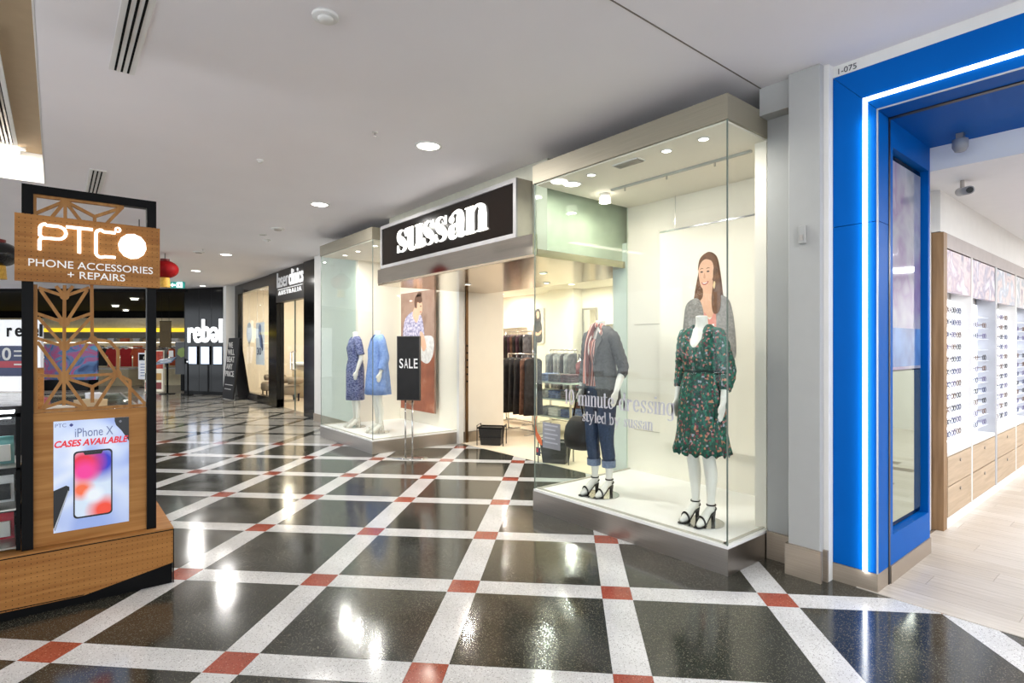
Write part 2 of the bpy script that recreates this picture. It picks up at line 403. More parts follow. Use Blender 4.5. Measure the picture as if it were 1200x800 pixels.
    if c in 'dbg' or c == 'q':
        W = .44 + T * .5; sx = {'d': .1 + W, 'b': a, 'g': .1 + W}[c]; cx = (sx - W * .5) if c != 'b' else (sx + W * .5)
        stroke(m, [(cx + W * .5 * cos(t), .5 + .48 * sin(t)) for t in [radians(q) for q in range(0, 360, 45)]], closed=True, **kw)
        if c == 'g':
            stroke(m, [(sx, 1), (sx, .5), (sx, 0), (sx - T * .2, -.28), (sx - W * .5, -.4), (sx - W * .9, -.3)], **kw); foot(sx, 1.0, 0, 1)
        else: stem(sx, 0, 1.5); foot(sx, 1.5, 1, 0); foot(sx, 0, 0 if c == 'd' else 1, 1 if c == 'd' else 0)
        return m, (sx + T / 2 + .12) if c != 'b' else sx + W + .16
    if c == 'y':
        stroke(m, [(.1, 1), (.42, .1)], [T * .9, T * .8], z1=D); stroke(m, [(.82, 1), (.42, .05), (.3, -.25), (.12, -.38)], [h, h, h, h * 1.5], z1=D); ball(.12, -.34, T * .5)
        bar(m, -.06, .3, 1 - h, 1, 0, D); bar(m, .66, .96, 1 - h, 1, 0, D); return m, .98
    return m, .45
def serif(s, T, h, G, D=.02, gap=0.0):
    out = MB(); x = 0; singles = []
    for c in s:
        g, adv = glyph(c, T, h, G, D); singles.append((c, MB().add([(p[0] + x, p[1], p[2]) for p in g.v], g.f)))
        out.add([(p[0] + x, p[1], p[2]) for p in g.v], g.f); x += adv + gap
    return out, singles

# ================================================================== FLOOR
S2 = 1 / sqrt(2); GX, GY, T = -2.8878, 0.6435, 0.9395; LW, LWF = 0.178, 0.125; GAP = 0.0016
def gpt(r, c): return (GX + (c - r) * T * S2, GY + (c + r) * T * S2)
def infrust(x, y, m=60):
    s_, c_ = sin(radians(CAM_YAW)), cos(radians(CAM_YAW)); r = x * s_ + y * c_; f = -x * c_ + y * s_
    if f < 0.9: return None
    u = 600 + 653.7 * r / f; v = 405 + 653.7 * 1.5 / f
    return f if (-m < u < 1200 + m and v < 800 + 3 * m) else None
floor = struct('floor', B(-34, 6, -8, 12, -0.12, -0.012), mat('floor joint grout', (46, 44, 40), 0.7))
def slab(sx, sy, m, name):
    b = MB(); h = 0.0025; t0, t1 = -0.012, 0.0
    b.box(-sx / 2, sx / 2, -sy / 2, sy / 2, t0, t1)
    return mesh_of(name, b, m)
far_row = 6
rest = {}
SL = {}
def piece(kind, sx, sy, m, x, y, rz, near):
    key = (kind, round(sx, 4), round(sy, 4), m.name)
    if near:
        if key not in SL: SL[key] = slab(sx, sy, m, kind)
        o = bpy.data.objects.new(kind, SL[key]); COL.objects.link(o); o.parent = floor
        o.location = (x, y, 0); o.rotation_euler = (0, 0, rz)
    else:
        b = rest.setdefault((kind, m.name), (MB(), m))[0]; c_, s_ = cos(rz), sin(rz)
        q = [(-sx / 2, -sy / 2), (sx / 2, -sy / 2), (sx / 2, sy / 2), (-sx / 2, sy / 2)]
        q = [(x + a * c_ - d * s_, y + a * s_ + d * c_) for a, d in q]
        b.add([(a, d, 0.0) for a, d in q], [(0, 1, 2, 3)])
cells = []
for r in range(-9, 26):
    for c in range(-26, 14):
        x, y = gpt(r, c)
        if -27 < x < 3.5 and -6 < y < 5.2: cells.append((r, c))
A45 = pi / 4
for r, c in cells:
    far = r >= far_row
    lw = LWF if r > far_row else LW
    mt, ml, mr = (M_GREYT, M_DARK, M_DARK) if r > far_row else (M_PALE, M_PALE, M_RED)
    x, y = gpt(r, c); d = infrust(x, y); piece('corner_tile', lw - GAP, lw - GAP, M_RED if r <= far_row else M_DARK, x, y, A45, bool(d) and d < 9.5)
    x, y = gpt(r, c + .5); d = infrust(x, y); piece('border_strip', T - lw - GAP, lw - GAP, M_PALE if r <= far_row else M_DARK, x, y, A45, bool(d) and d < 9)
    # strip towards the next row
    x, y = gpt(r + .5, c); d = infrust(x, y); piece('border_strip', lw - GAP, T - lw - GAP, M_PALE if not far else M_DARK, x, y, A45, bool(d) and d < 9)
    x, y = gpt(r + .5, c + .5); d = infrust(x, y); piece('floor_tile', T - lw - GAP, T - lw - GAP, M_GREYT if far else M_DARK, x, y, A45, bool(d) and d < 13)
for (kind, mn), (b, m) in rest.items():
    o = obj('distant_' + kind + 's', b, m, floor); o['kind'] = 'stuff'
# shop floor of the fashion store and its threshold
struct('floor_fashion_shop', MB().xy([(-7.14, 4.83), (-3.9, 4.83), (-3.9, 4.9), (-1.6, 4.9), (-1.6, 11.2), (-11.9, 11.2), (-11.9, 5.0), (-7.14, 5.0)], -0.01, 0.004), mat('cream carpet tile', (226, 210, 186), 0.75, var=.04, vscale=30, bump=.15, bscale=200))
struct('floor_clinic', B(-19.2, -12.0, 4.3, 9.5, -0.01, 0.004), mat('clinic floor', (196, 182, 160), 0.35, var=.04))
# timber floor of the optical shop, plank by plank
fo = struct('floor_optical_shop', B(-1.35, 5.0, 3.9, 12, -0.01, 0.0005), mat('plank joint', (120, 105, 90), 0.6))
pl_me = {}
y = 3.845; row = 0
while y < 8.6:
    wd = 0.19; x = -1.33 - (row * 0.47) % 1.2
    while x < 2.6:
        a, b_ = max(x, -1.33), min(x + 1.2, 2.6)
        if b_ - a > .05:
            fx, fy = (a + b_) / 2, y + wd / 2
            if infrust(fx, fy, 200):
                mm = random.choice(M_PLANK); key = (round(b_ - a, 2), mm.name)
                if key not in pl_me: pl_me[key] = mesh_of('plank', B(-(b_ - a) / 2 + .001, (b_ - a) / 2 - .001, -wd / 2 + .001, wd / 2 - .001, -.002, .0045), mm)
                o = bpy.data.objects.new('plank', pl_me[key]); COL.objects.link(o); o.parent = fo; o.location = (fx, fy, 0)
        x += 1.2
    y += wd; row += 1
rp = MB()
while y < 11.9: rp.box(-1.33, 2.6, y + .001, y + .189, 0, .0045); y += .19
obj('distant_planks', rp, M_PLANK[1], fo, kind='stuff')

# ================================================================== CEILING
ce = MB()
ce.box(-34, 6, -0.09, 12, CEIL, CEIL + .12)
ce.box(-34, -8.03, -8, -0.09, CEIL, CEIL + .12)
ceiling = struct('ceiling', ce, M_CEIL)
obj('expansion_joint', B(-1.914, -1.906, 1.0, 3.84, CEIL - .003, CEIL + .002), mat('joint grey', (120, 112, 104), .8), ceiling)  # thin grey strip along the joint line in the ceiling
cf = MB()
cf.box(-8.03, 6, -8, -0.09, 3.60, 3.7)
coffer = struct('ceiling_coffer', cf, M_BROWNC)
obj('end_panel', B(-8.03, -8.015, -8, -0.10, CEIL - .004, 3.6), M_WHITE, coffer)
obj('edge_panel', B(-8.03, 6, -0.10, -0.088, CEIL, 3.6), M_WHITE, coffer)
gl_ = thing('air_grille', 'slatted air grille in the tan ceiling coffer', 'vent', (-6.6, -.6, 3.6))
obj('frame', MB().box(-7.72, -5.0, -.34, -.31, 3.575, 3.6).box(-7.72, -5.0, -.9, -.87, 3.575, 3.6).box(-7.75, -7.72, -.9, -.31, 3.575, 3.6).box(-5.0, -4.97, -.9, -.31, 3.575, 3.6), M_WHITE, gl_)
obj('backing', B(-7.72, -5.0, -.87, -.34, 3.59, 3.598), M_BLACKM, gl_)
for k in range(17): obj('slat', B(-7.72, -5.0, -.86 + k * .031, -.845 + k * .031, 3.578, 3.59), M_STEEL, gl_)
cl = thing('cove_light', 'bright cove light tube at the end of the tan coffer', 'light', (-7.9, -1.2, 3.5))
obj('tube', MB().cyl((-7.86, -3.4, 3.55), (-7.86, -.3, 3.55), .02), glow('cove tube', (255, 250, 240), 2.5), cl)
obj('holder', B(-7.89, -7.84, -3.45, -.25, 3.57, 3.6), M_WHITE, cl)
lamp_light('cove glow', cl, (-7.83, -1.8, 3.55), 60, size=.06, shape='RECTANGLE', sizey=3.0, rot=(0, radians(80), 0))

# ================================================================== FASHION SHOP: display windows and entrance
YF, ZP, ZG, ZT = 3.384, 0.1924, 2.979, 3.146
def display_window(name, x0, x1, yb, label, glass_left_to, glass_right_to):
    t = thing(name, label, None, ((x0 + x1) / 2, YF, 0), kind='structure')
    obj('platform_skirt', B(x0, x1, YF, yb, 0.0, ZP - .02), M_STEEL, t)
    obj('platform_top', B(x0 + .004, x1 - .004, YF + .004, yb, ZP - .02, ZP), M_PLAT, t)
    obj('pane_channel', MB().box(x0 + .02, x1 - .02, YF + .03, YF + .045, ZP, ZP + .012).box(x0 + .03, x0 + .045, YF + .03, glass_left_to, ZP, ZP + .012).box(x1 - .045, x1 - .03, YF + .03, glass_right_to, ZP, ZP + .012), mat('channel', (196, 190, 178), .5), t)
    p = obj('pane', B(x0 + .008, x1 - .008, YF + .006, YF + .016, ZP, ZG), M_GLASS, t); 
    obj('pane', B(x0 + .006, x0 + .016, YF + .02, glass_left_to, ZP, ZG), M_GLASSG, t)
    obj('pane', B(x1 - .016, x1 - .006, YF + .02, glass_right_to, ZP, ZG), M_GLASS, t)
    for xx, yy in ((x0 + .011, YF + .012), (x1 - .011, YF + .012)):
        obj('pane_edge', B(xx - .004, xx + .004, yy - .004, yy + .004, ZP, ZG), M_GLASSE, t)
    obj('fascia', MB().box(x0, x1, YF - .004, yb, ZG, ZT), M_FASCIA, t)
    obj('box_ceiling', B(x0 + .02, x1 - .02, YF + .02, yb, ZG - .012, ZG), M_CREAM, t)
    obj('back_wall', B(x0, x1, yb, yb + .1, 0, ZT), M_CREAM, t)
    return t
RX0, RX1, LX0, LX1, YB = -3.8365, -1.921, -9.16, -7.192, 4.72
w1 = display_window('window_1', RX0, RX1, YB, 'large glass display window with white platform beside the blue portal', YB, 3.93)
obj('side_wall', B(RX1 - .1, RX1, 3.93, YB, 0, ZT), M_CREAM, w1)
w2 = display_window('window_2', LX0, LX1, 4.80, 'glass display window with two dressed mannequins beyond the shop entrance', 4.0, 4.80)
obj('side_wall', B(LX0, LX0 + .1, 4.0, 4.80, 0, ZT), M_CREAM, w2)
# wall panel seams behind the right window
for z in (.62, 1.72): obj('panel_seam', B(RX0 + .1, RX1 - .1, YB - .004, YB, z, z + .006), mat('seam', (188, 180, 164), .7), w1)
# structural walls round the shop
struct('wall_beside_window', MB().box(-1.921, -1.70, 3.915, 4.9, 0, CEIL), M_PIER)
sk = struct('baseboard_beside_window', MB().box(-1.915, -1.69, 3.89, 3.914, 0, .19), M_TAUPE)
struct('trim_1', MB().box(-1.921, -1.69, 3.80, 4.9, 3.10, CEIL), M_PIER)
pier = struct('wall_pier', MB().box(-1.70, -1.50, 3.745, 4.9, 0, CEIL), M_PIER, bevel=.006)
obj('return', B(-1.50, -1.470, 3.80, 4.9, 0, CEIL), M_WHITE, pier)
obj('skirting', MB().box(-1.715, -1.695, 3.73, 3.95, 0, .20).box(-1.71, -1.488, 3.722, 3.745, 0, .20).box(-1.50, -1.472, 3.782, 3.80, 0, .20), M_TAUPE, pier)
struct('wall_entry_pier', B(-4.03, -3.84, YB, 5.3, 0, 2.6), M_WHITE)
we = struct('wall_entry_left', B(-7.3, -7.15, 4.86, 5.66, 0, 2.6), M_CREAM)
obj('skirting', B(-7.15, -7.138, 4.86, 5.66, 0, .17), M_STEELY, we)
obj('skirting', B(-7.29, -7.15, 5.66, 5.672, 0, .17), M_STEELY, we)
dt = obj('door_track', B(-7.15, -7.12, 4.905, 4.945, 0, 2.34), mat('bronze anodised', (110, 84, 58), .35, .8), we)
for k in range(6): obj('bolt', MB().cyl((-7.12, 4.925, .95 + k * .11), (-7.112, 4.925, .95 + k * .11), .016, n=10), M_BLACKM, dt)
obj('corner_post', B(-7.192, -7.13, 4.78, 4.86, 0, 2.34), M_WHITE, we)
eb = struct('ceiling_entry_bulkhead', B(-7.15, -3.9, 3.62, 5.3, 2.40, CEIL - .002), mat('bulkhead paint', (190, 188, 172), .7))
obj('soffit', B(-7.15, -3.86, 3.45, 5.3, 2.33, 2.40), M_BRONZE, eb)
obj('lintel', B(-7.06, -3.86, 3.40, 3.46, 2.345, 2.535), brushed('polished lintel', (226, 220, 208), .09, 0), eb)
# shop interior
struct('wall_shop_back', B(-11.9, -1.6, 9.2, 9.3, 0, 3.0), M_CREAM)
struct('wall_shop_left', B(-11.9, -11.85, 4.9, 9.2, 0, 3.0), M_CREAM)
struct('wall_shop_right', B(-1.7, -1.6, 4.9, 9.2, 0, 3.0), M_CREAM)
struct('wall_shop_front', MB().box(-11.85, -7.3, 5.55, 5.65, 0, 3.0), M_CREAM)
struct('ceiling_shop', MB().box(-11.9, -1.6, 5.3, 9.2, 2.78, 2.86), M_CREAM)
wn = struct('wall_shop_nib', B(-9.55, -8.75, 8.9, 9.2, 0, 2.78), M_CREAM)

# sign over the entrance
sg = thing('shop_sign', 'illuminated black shop sign with white serif lettering above the entrance', 'sign', (-5.56, 3.5, 2.54))
obj('sign_box', B(-7.0, -4.115, 3.432, 3.64, 2.54, 3.115), mat('sign return champagne', (164, 156, 142), .55, .2), sg)
obj('sign_face', B(-6.955, -4.16, 3.424, 3.432, 2.585, 3.07), mat('sign face dark brown', (20, 15, 12), .12, var=.1, spec=.25), sg)
fr = mat('sign frame silver', (150, 148, 148), .45, .4)
obj('frame', MB().box(-7.0, -4.115, 3.41, 3.434, 2.54, 2.583).box(-7.0, -4.115, 3.41, 3.434, 3.072, 3.115).box(-7.0, -6.957, 3.41, 3.434, 2.583, 3.072).box(-4.158, -4.115, 3.41, 3.434, 2.583, 3.072), fr, sg)
allm, singles = serif('sussan', .37, .05, .27, .02, -.04)
x0 = min(p[0] for p in allm.v); k = 1.94 / width(allm)
for c, g in singles:
    g.v = [((p[0] - x0) * k, p[1] * .285, p[2]) for p in g.v]
    obj('letter', to_xz(g, -6.51, 3.422, 2.692), glow('sign letters', (255, 253, 248), .72), sg)
# ================================================================== BLUE PORTAL (optical shop)
pt = thing('trim_2', 'blue laminate portal outlined by a white light strip', None, (-1.34, 3.86, 0), kind='structure')
XB0, XB1, ZB0, ZB1 = -1.468, -1.215, 2.93, 3.215
obj('panel', B(XB0, XB1, 3.86, 4.04, .115, 2.256), M_BLUE, pt)
obj('panel', MB().xz([(XB0, 2.26), (XB1, 2.26), (XB1, ZB0), (XB0, ZB1)], 3.86, 4.04), M_BLUE, pt)
obj('panel', MB().xz([(XB1 + .002, ZB0 + .001), (3.4, ZB0 + .001), (3.4, ZB1), (XB0 + .002, ZB1)], 3.86, 4.04), M_BLUE, pt)
obj('panel', B(3.15, 3.4, 3.86, 4.04, .115, ZB0), M_BLUE, pt)
obj('skirting', MB().box(XB0, XB1, 3.855, 4.042, 0, .113).box(3.15, 3.4, 3.855, 4.04, 0, .113), M_TAUPE, pt)
LX = -1.283
obj('light_strip', MB().box(LX - .012, LX + .012, 3.852, 3.86, .112, 3.025), M_LED, pt)
obj('light_strip', MB().box(LX + .012, 3.2, 3.852, 3.86, 3.001, 3.025), M_LED, pt)
obj('edge_trim', MB().box(XB1 - .006, XB1 + .002, 3.853, 3.861, .115, ZB0).box(XB1 - .006, 3.15, 3.853, 3.861, ZB0 - .002, ZB0 + .006), mat('alu trim', (190, 196, 204), .35, .6), pt)
obj('shutter_track', MB().box(XB1 - .03, XB1 + .004, 4.04, 4.066, 0, ZB0).box(XB1, 3.15, 4.04, 4.075, ZB0 - .006, ZB0 + .02), mat('dark alu track', (58, 54, 52), .35, .7), pt)
lamp_light('portal strip light', pt, (-1.28, 3.83, 1.5), 1.6, (0.93, .96, 1), .03, shape='RECTANGLE', sizey=2.8, rot=(radians(90), 0, 0))
# inner reveal
rv = MB()
rv.box(-1.30, -1.213, 4.066, 4.90, .115, .30); rv.box(-1.30, -1.213, 4.066, 4.90, 2.76, ZB0); rv.box(-1.30, -1.213, 4.066, 4.115, .30, 2.76); rv.box(-1.30, -1.213, 4.86, 4.90, .30, 2.76)
rl = thing('wall_portal_reveal', 'blue side wall of the portal holding a tall screen', None, (-1.25, 4.5, 0), kind='structure')
obj('panel', rv, M_BLUE, rl)
obj('back_board', B(-1.42, -1.30, 4.04, 4.90, 0, ZB0 + .2), M_BLUE, rl)
obj('skirting', B(-1.30, -1.205, 4.066, 4.902, 0, .114), M_TAUPE, rl)
struct('ceiling_portal', B(-1.42, 3.4, 4.075, 4.9, ZB0, ZB0 + .3), M_BLUE)
struct('wall_bulkhead_right', B(-1.47, 5.0, 3.87, 4.04, 3.217, CEIL), M_WHITE)
un = to_xz(fit(text_mb('1-075', 1, .004), .105), -1.44, 3.868, 3.232)
tag(obj('unit_number', un, mat('grey lettering', (90, 90, 92), .5)), 'small grey unit number 1-075 above the blue portal', 'number')
# optical shop shell
struct('wall_optical_left', MB().box(-1.74, -1.68, 4.9, 11.9, 0, 2.76).box(-1.68, -1.36, 4.9, 5.53, 0, 2.76), M_WHITE)
struct('trim_3', B(-1.68, -1.30, 5.53, 11.8, 2.425, 2.76), M_WHITE)
struct('wall_optical_back', B(-1.42, 5.0, 11.8, 11.9, 0, 2.76), M_WHITE)
struct('wall_optical_right', B(4.9, 5.0, 3.9, 11.9, 0, 2.76), M_WHITE)
struct('ceiling_optical', MB().box(-1.42, 5.0, 4.9, 11.9, 2.76, 3.2), mat('optical ceiling', (232, 233, 236), .8, var=.01))
# ================================================================== CLINIC FRONT
YC = 4.16
cw = thing('window_3', 'black framed glass shopfront of the clinic', None, (-15.8, YC, 0), kind='structure')
obj('frame', MB().box(-18.25, -14.75, YC, YC + .14, 3.02, CEIL - .002).box(-18.25, -17.9, YC, YC + .14, 0, 3.02).box(-17.9, -14.1, YC, YC + .14, 0, .2), M_BLACKG, cw)
obj('frame_post', B(-14.75, -14.1, YC - .02, YC + .16, 0, CEIL - .002), M_BLACKG, cw)
obj('pane', B(-17.9, -16.3, YC + .05, YC + .062, .2, 3.02), M_GLASS, cw)
obj('pane', B(-16.29, -14.75, YC + .05, YC + .062, .2, 3.02), M_GLASS, cw)
cd_ = thing('door_1', 'glass doors of the clinic under its dark sign', None, (-13, YC, 0), kind='structure')
obj('leaf', B(-14.1, -13.02, YC + .06, YC + .072, .01, 2.54), M_GLASS, cd_)
obj('leaf', B(-12.98, -12.06, YC + .06, YC + .072, .01, 2.54), M_GLASS, cd_)
obj('door_edge', MB().box(-13.02, -12.98, YC + .055, YC + .077, .01, 2.54), M_GLASSE, cd_)
for x in (-13.1, -12.9): obj('handle', MB().tube([(x, YC + .06, .95), (x, YC, .97), (x, YC, 1.35), (x, YC + .06, 1.37)], .014), M_CHROME, cd_)
struct('wall_clinic_post', B(-12.06, -11.2, YC - .06, YC + .25, 0, CEIL - .002), M_BLACKG)
struct('wall_between_shops', MB().box(-11.2, -9.16, 4.02, 4.6, 0, CEIL), M_WHITE)
struct('wall_between_skirting', B(-11.2, -9.18, 4.0, 4.018, 0, .15), M_TAUPE)
cs = thing('clinic_sign', 'dark clinic sign with white lettering over the glass doors', 'sign', (-13.1, YC, 2.54))
obj('board', B(-14.1, -12.06, YC - .03, YC + .12, 2.54, CEIL - .004), mat('dark grey sign board', (48, 44, 42), .35, spec=.2), cs)
mw = mat('white lettering', (232, 232, 232), .5, emit=.35)
obj('lettering', to_xz(fit(text_mb('laser', 1, .02), .82, .36), -13.95, YC - .045, 2.88), mat('pale lettering', (196, 196, 198), .5, emit=.15), cs)
obj('lettering', to_xz(fit(text_mb('clinics', 1, .02, .02), .95, .36), -13.08, YC - .045, 2.88), mw, cs)
obj('lettering', to_xz(fit(text_mb('AUSTRALIA', 1, .02, spacing=1.4), 1.6, .1), -13.85, YC - .045, 2.7), mw, cs, kind='stuff')
obj('underline', B(-13.9, -12.2, YC - .05, YC - .03, 2.83, 2.842), mw, cs)
struct('wall_clinic_left', B(-19.2, -19.1, 4.0, 9.5, 0, CEIL), M_CREAM)
struct('wall_clinic_back', B(-19.2, -11.91, 9.4, 9.5, 0, CEIL), M_CREAM)
struct('wall_clinic_right', B(-12.0, -11.91, 4.42, 9.4, 0, CEIL), M_CREAM)
struct('wall_far_white', B(-18.62, -18.25, 3.92, 4.3, 0, CEIL), M_WHITE)

# ================================================================== CEILING FITTINGS
def downlight(name, x, y, z, r, power, label, group, lens=None, spot=None, col=(1, .97, .93), cat='downlight'):
    t = thing(name, label, cat, (x, y, z), group=group)
    obj('bezel', MB().lathe((x, y, z), [(r * 1.22, 0), (r * 1.22, -.006), (r, -.010), (r * .97, -.002)], 24, caps=False), M_WHITE, t, True)
    obj('lens', MB().lathe((x, y, z), [(r * .97, -.003), (r * .97, -.0045)], 24), lens or M_LAMP, t)
    if power: lamp_light('lamp light', t, (x, y, z - .02), power, col, r * 1.8, spot)
    return t
dn = ['nearest the illuminated shop sign', 'second from the camera, before the sign', 'before the clinic window, large', 'farthest along the concourse ceiling']
for x, lb in zip((-4.34, -7.0, -12.02, -15.06), dn):
    downlight('downlight', x, 2.58, CEIL, .10, 30, 'round white ceiling downlight, ' + lb, 'concourse downlights')
for x, wh in ((.4, 'nearer'), (3.4, 'farther')): downlight('downlight', x, 2.58, CEIL, .10, 30, 'round white ceiling downlight to the right of the viewpoint, ' + wh, 'downlights behind the viewpoint')
downlight('downlight', -9.5, 2.58, CEIL, .05, 0, 'small round ceiling fitting between two downlights', 'concourse downlights', M_STEEL)
for nm, x0, x1, lb in (('slot_diffuser', -4.43, -2.9, 'white three-slot linear air diffuser nearest the camera'), ('slot_diffuser', -8.4, -7.06, 'white three-slot linear air diffuser above the kiosk')):
    t = thing(nm, lb, 'vent', ((x0 + x1) / 2, .33, CEIL), group='slot diffusers')
    obj('flange', B(x0, x1, .262, .40, CEIL - .006, CEIL), M_WHITE, t)
    for k in range(3): obj('slot', B(x0 + .01, x1 - .03, .29 + k * .034, .302 + k * .034, CEIL - .0085, CEIL - .004), M_BLACKM, t)
def sprinkler(x, y, lb):
    t = thing('sprinkler', lb, 'sprinkler', (x, y, CEIL), group='ceiling sprinklers')
    obj('rose', MB().lathe((x, y, CEIL), [(.025, 0), (.02, -.006)], 14), M_WHITE, t); obj('body', MB().cyl((x, y, CEIL), (x, y, CEIL - .03), .007), M_CHROME, t)
    obj('deflector', MB().cyl((x, y, CEIL - .03), (x, y, CEIL - .033), .014), M_CHROME, t)
sprinkler(-4.35, 2.07, 'small pendant sprinkler head beside the nearest downlight'); sprinkler(-11.6, 2.1, 'tiny far sprinkler head on the concourse ceiling')
for x, y, r, lb in ((-2.98, 1.13, .07, 'white smoke detector at the top of the view'), (-5.69, 1.52, .03, 'tiny round ceiling sensor above the concourse'), (-8.86, 2.62, .10, 'flat round ceiling speaker before the far downlight'), (-9.9, 2.75, .06, 'dark open ceiling access ring'), (-12.0, 2.1, .1, 'flat grey speaker disc far along the ceiling')):
    t = thing('ceiling_detector', lb, 'detector', (x, y, CEIL), group='ceiling detectors')
    obj('base', MB().lathe((x, y, CEIL), [(r, 0), (r, -.012), (r * .92, -.018)], 20), M_WHITE, t, True); obj('cap', MB().lathe((x, y, CEIL - .018), [(r * .6, 0), (r * .5, -.014)], 16), M_STEEL if r > .08 else M_WHITE, t, True)
# window box spots
for x, y, r, p, lb in ((-2.2, 3.55, .035, 3.2, 'small recessed spot at the right end of the large display window'), (-2.51, 3.55, .035, 3.2, 'small recessed spot in the middle of the large display window'), (-3.27, 3.55, .035, 3.2, 'small recessed spot towards the left of the large display window'), (-3.57, 3.62, .075, 2.6, 'wide round recessed downlight at the left of the large display window')):
    downlight('window_spot', x, y, ZG - .012, r, p, lb, 'display window spots', M_LAMPB, col=(1, .96, .91))
ts = thing('adjustable_spotlight', 'bright adjustable spotlight inside the large display window', 'spotlight', (-3.6, 4.1, ZG - .012))
obj('gimbal', MB().lathe((-3.6, 4.1, ZG - .012), [(.05, 0), (.05, -.02), (.04, -.03)], 18), M_WHITE, ts, True); obj('reflector', MB().lathe((-3.6, 4.1, ZG - .10), [(.055, 0), (.05, .05), (.03, .07)], 18), glow('spot reflector', (255, 248, 235), 4), ts, True)
lamp_light('lamp light', ts, (-3.6, 4.1, ZG - .12), 2.6, (1, .93, .84), .09)
rl_ = thing('hanging_rail', 'slim white track along the ceiling of the large display window', 'rail', (-2.9, 4.03, ZG - .012))
obj('track', B(-3.46, -2.1, 4.02, 4.045, ZG - .03, ZG - .012), mat('track grey', (176, 176, 170), .4), rl_)
for x in (-3.3, -2.85, -2.4): obj('clip', MB().cyl((x, 4.033, ZG - .03), (x, 4.033, ZG - .06), .008), M_CHROME, rl_)
lb = thing('ceiling_louvre', 'small slatted vent in the ceiling of the large display window', 'vent', (-2.87, 3.55, ZG - .012))
obj('frame', B(-3.0, -2.74, 3.50, 3.60, ZG - .02, ZG - .012), M_WHITE, lb)
for k in range(5): obj('slat', B(-2.99, -2.75, 3.512 + k * .018, 3.52 + k * .018, ZG - .026, ZG - .018), M_STEEL, lb)
for x, p, lbl in ((-8.7, 8.5, 'small spot over the navy mannequin window'), (-8.2, 8.5, 'small spot in the middle of the far display window'), (-7.6, 8.5, 'small spot over the blue coat in the far display window')):
    downlight('window_spot', x, 3.62, ZG - .012, .04, p, lbl, 'display window spots', M_LAMPB, col=(1, .96, .91))
for x, y, lbl in ((-6.2, 4.3, 'recessed entrance downlight left of the doorway centre'), (-4.7, 4.3, 'recessed entrance downlight right of the doorway centre'), (-5.4, 5.0, 'recessed entrance downlight at the inner edge')):
    downlight('entrance_downlight', x, y, 2.33, .04, 5, lbl, 'entrance soffit downlights', M_LAMPB, col=(1, .92, .8))
for i, (x, y) in enumerate([(-10.8, 6.9), (-8.8, 6.9), (-6.8, 6.9), (-4.8, 6.9), (-10.8, 8.5), (-8.2, 8.3), (-6.2, 8.5), (-4.2, 8.5)]):
    downlight('shop_downlight', x, y, 2.78, .07, 20, 'recessed fashion shop downlight, %s row, %s from left' % (('front', 'back')[i // 4], ('first', 'second', 'third', 'fourth')[i % 4]), 'fashion shop downlights', M_LAMPB, col=(1, .94, .84))
for i, (x, y) in enumerate([(.4, 6.0), (2.6, 6.0), (.4, 8.6), (2.6, 8.6), (.4, 10.8)]):
    t = thing('ceiling_panel_light', ('square optical shop light panel, %s row, %s' % (('front', 'middle', 'back')[i // 2], ('left', 'right')[i % 2])), 'ceiling light', (x, y, 2.76), group='optical shop ceiling panels')
    obj('frame', B(x - .31, x + .31, y - .31, y + .31, 2.75, 2.76), M_WHITE, t); obj('diffuser', B(x - .29, x + .29, y - .29, y + .29, 2.746, 2.75), glow('panel diffuser', (252, 252, 255), 3), t)
    lamp_light('panel light', t, (x, y, 2.74), 34, (.97, .98, 1), .56, shape='SQUARE')
for x, y, wh in ((-17.2, 5.4, 'front left'), (-15.2, 5.6, 'front middle'), (-13.0, 5.6, 'behind the doors'), (-16, 7.8, 'back left'), (-13, 7.8, 'back right')):
    downlight('clinic_downlight', x, y, CEIL, .08, 34, 'recessed warm downlight inside the clinic, ' + wh, 'clinic downlights', M_LAMPB, col=(1, .86, .66))
# exit sign and lanterns
RA = radians(90 - CAM_YAW)
def R2W(r, f, z=0): return (r * .6328 - f * .7743, r * .7743 + f * .6328, z)
ex = thing('exit_sign', 'small green and white illuminated exit sign on the far ceiling', 'exit sign', R2W(-9.3, 15.5, 3.10), RA)
obj('case', B(-.2, .2, -.03, .03, 0, .17), mat('exit teal', (20, 130, 120), .4, emit=.5), ex, world=False)
me_ = glow('exit white', (235, 255, 250), 1.6)
obj('arrow', MB().xz([(-.17, .085), (-.11, .14), (-.11, .105), (-.04, .105), (-.04, .065), (-.11, .065), (-.11, .03)], -.035, -.03), me_, ex, world=False)
obj('pictogram_panel', B(.0, .16, -.034, -.03, .015, .155), me_, ex, world=False)
obj('running_figure', MB().xz([(.06, .02), (.08, .02), (.09, .06), (.12, .03), (.14, .03), (.11, .075), (.1, .11), (.13, .1), (.12, .12), (.08, .125), (.05, .1), (.06, .09), (.08, .105), (.075, .065)], -.037, -.034).lathe((0, 0, 0), [(0.0001, 0), (.0001, .0001)], 3), mat('exit figure', (20, 130, 120), .5), ex, world=False)
obj('hanger', MB().cyl((-.1, 0, .17), (-.1, 0, .19), .008).cyl((.1, 0, .17), (.1, 0, .19), .008), M_STEEL, ex, world=False)
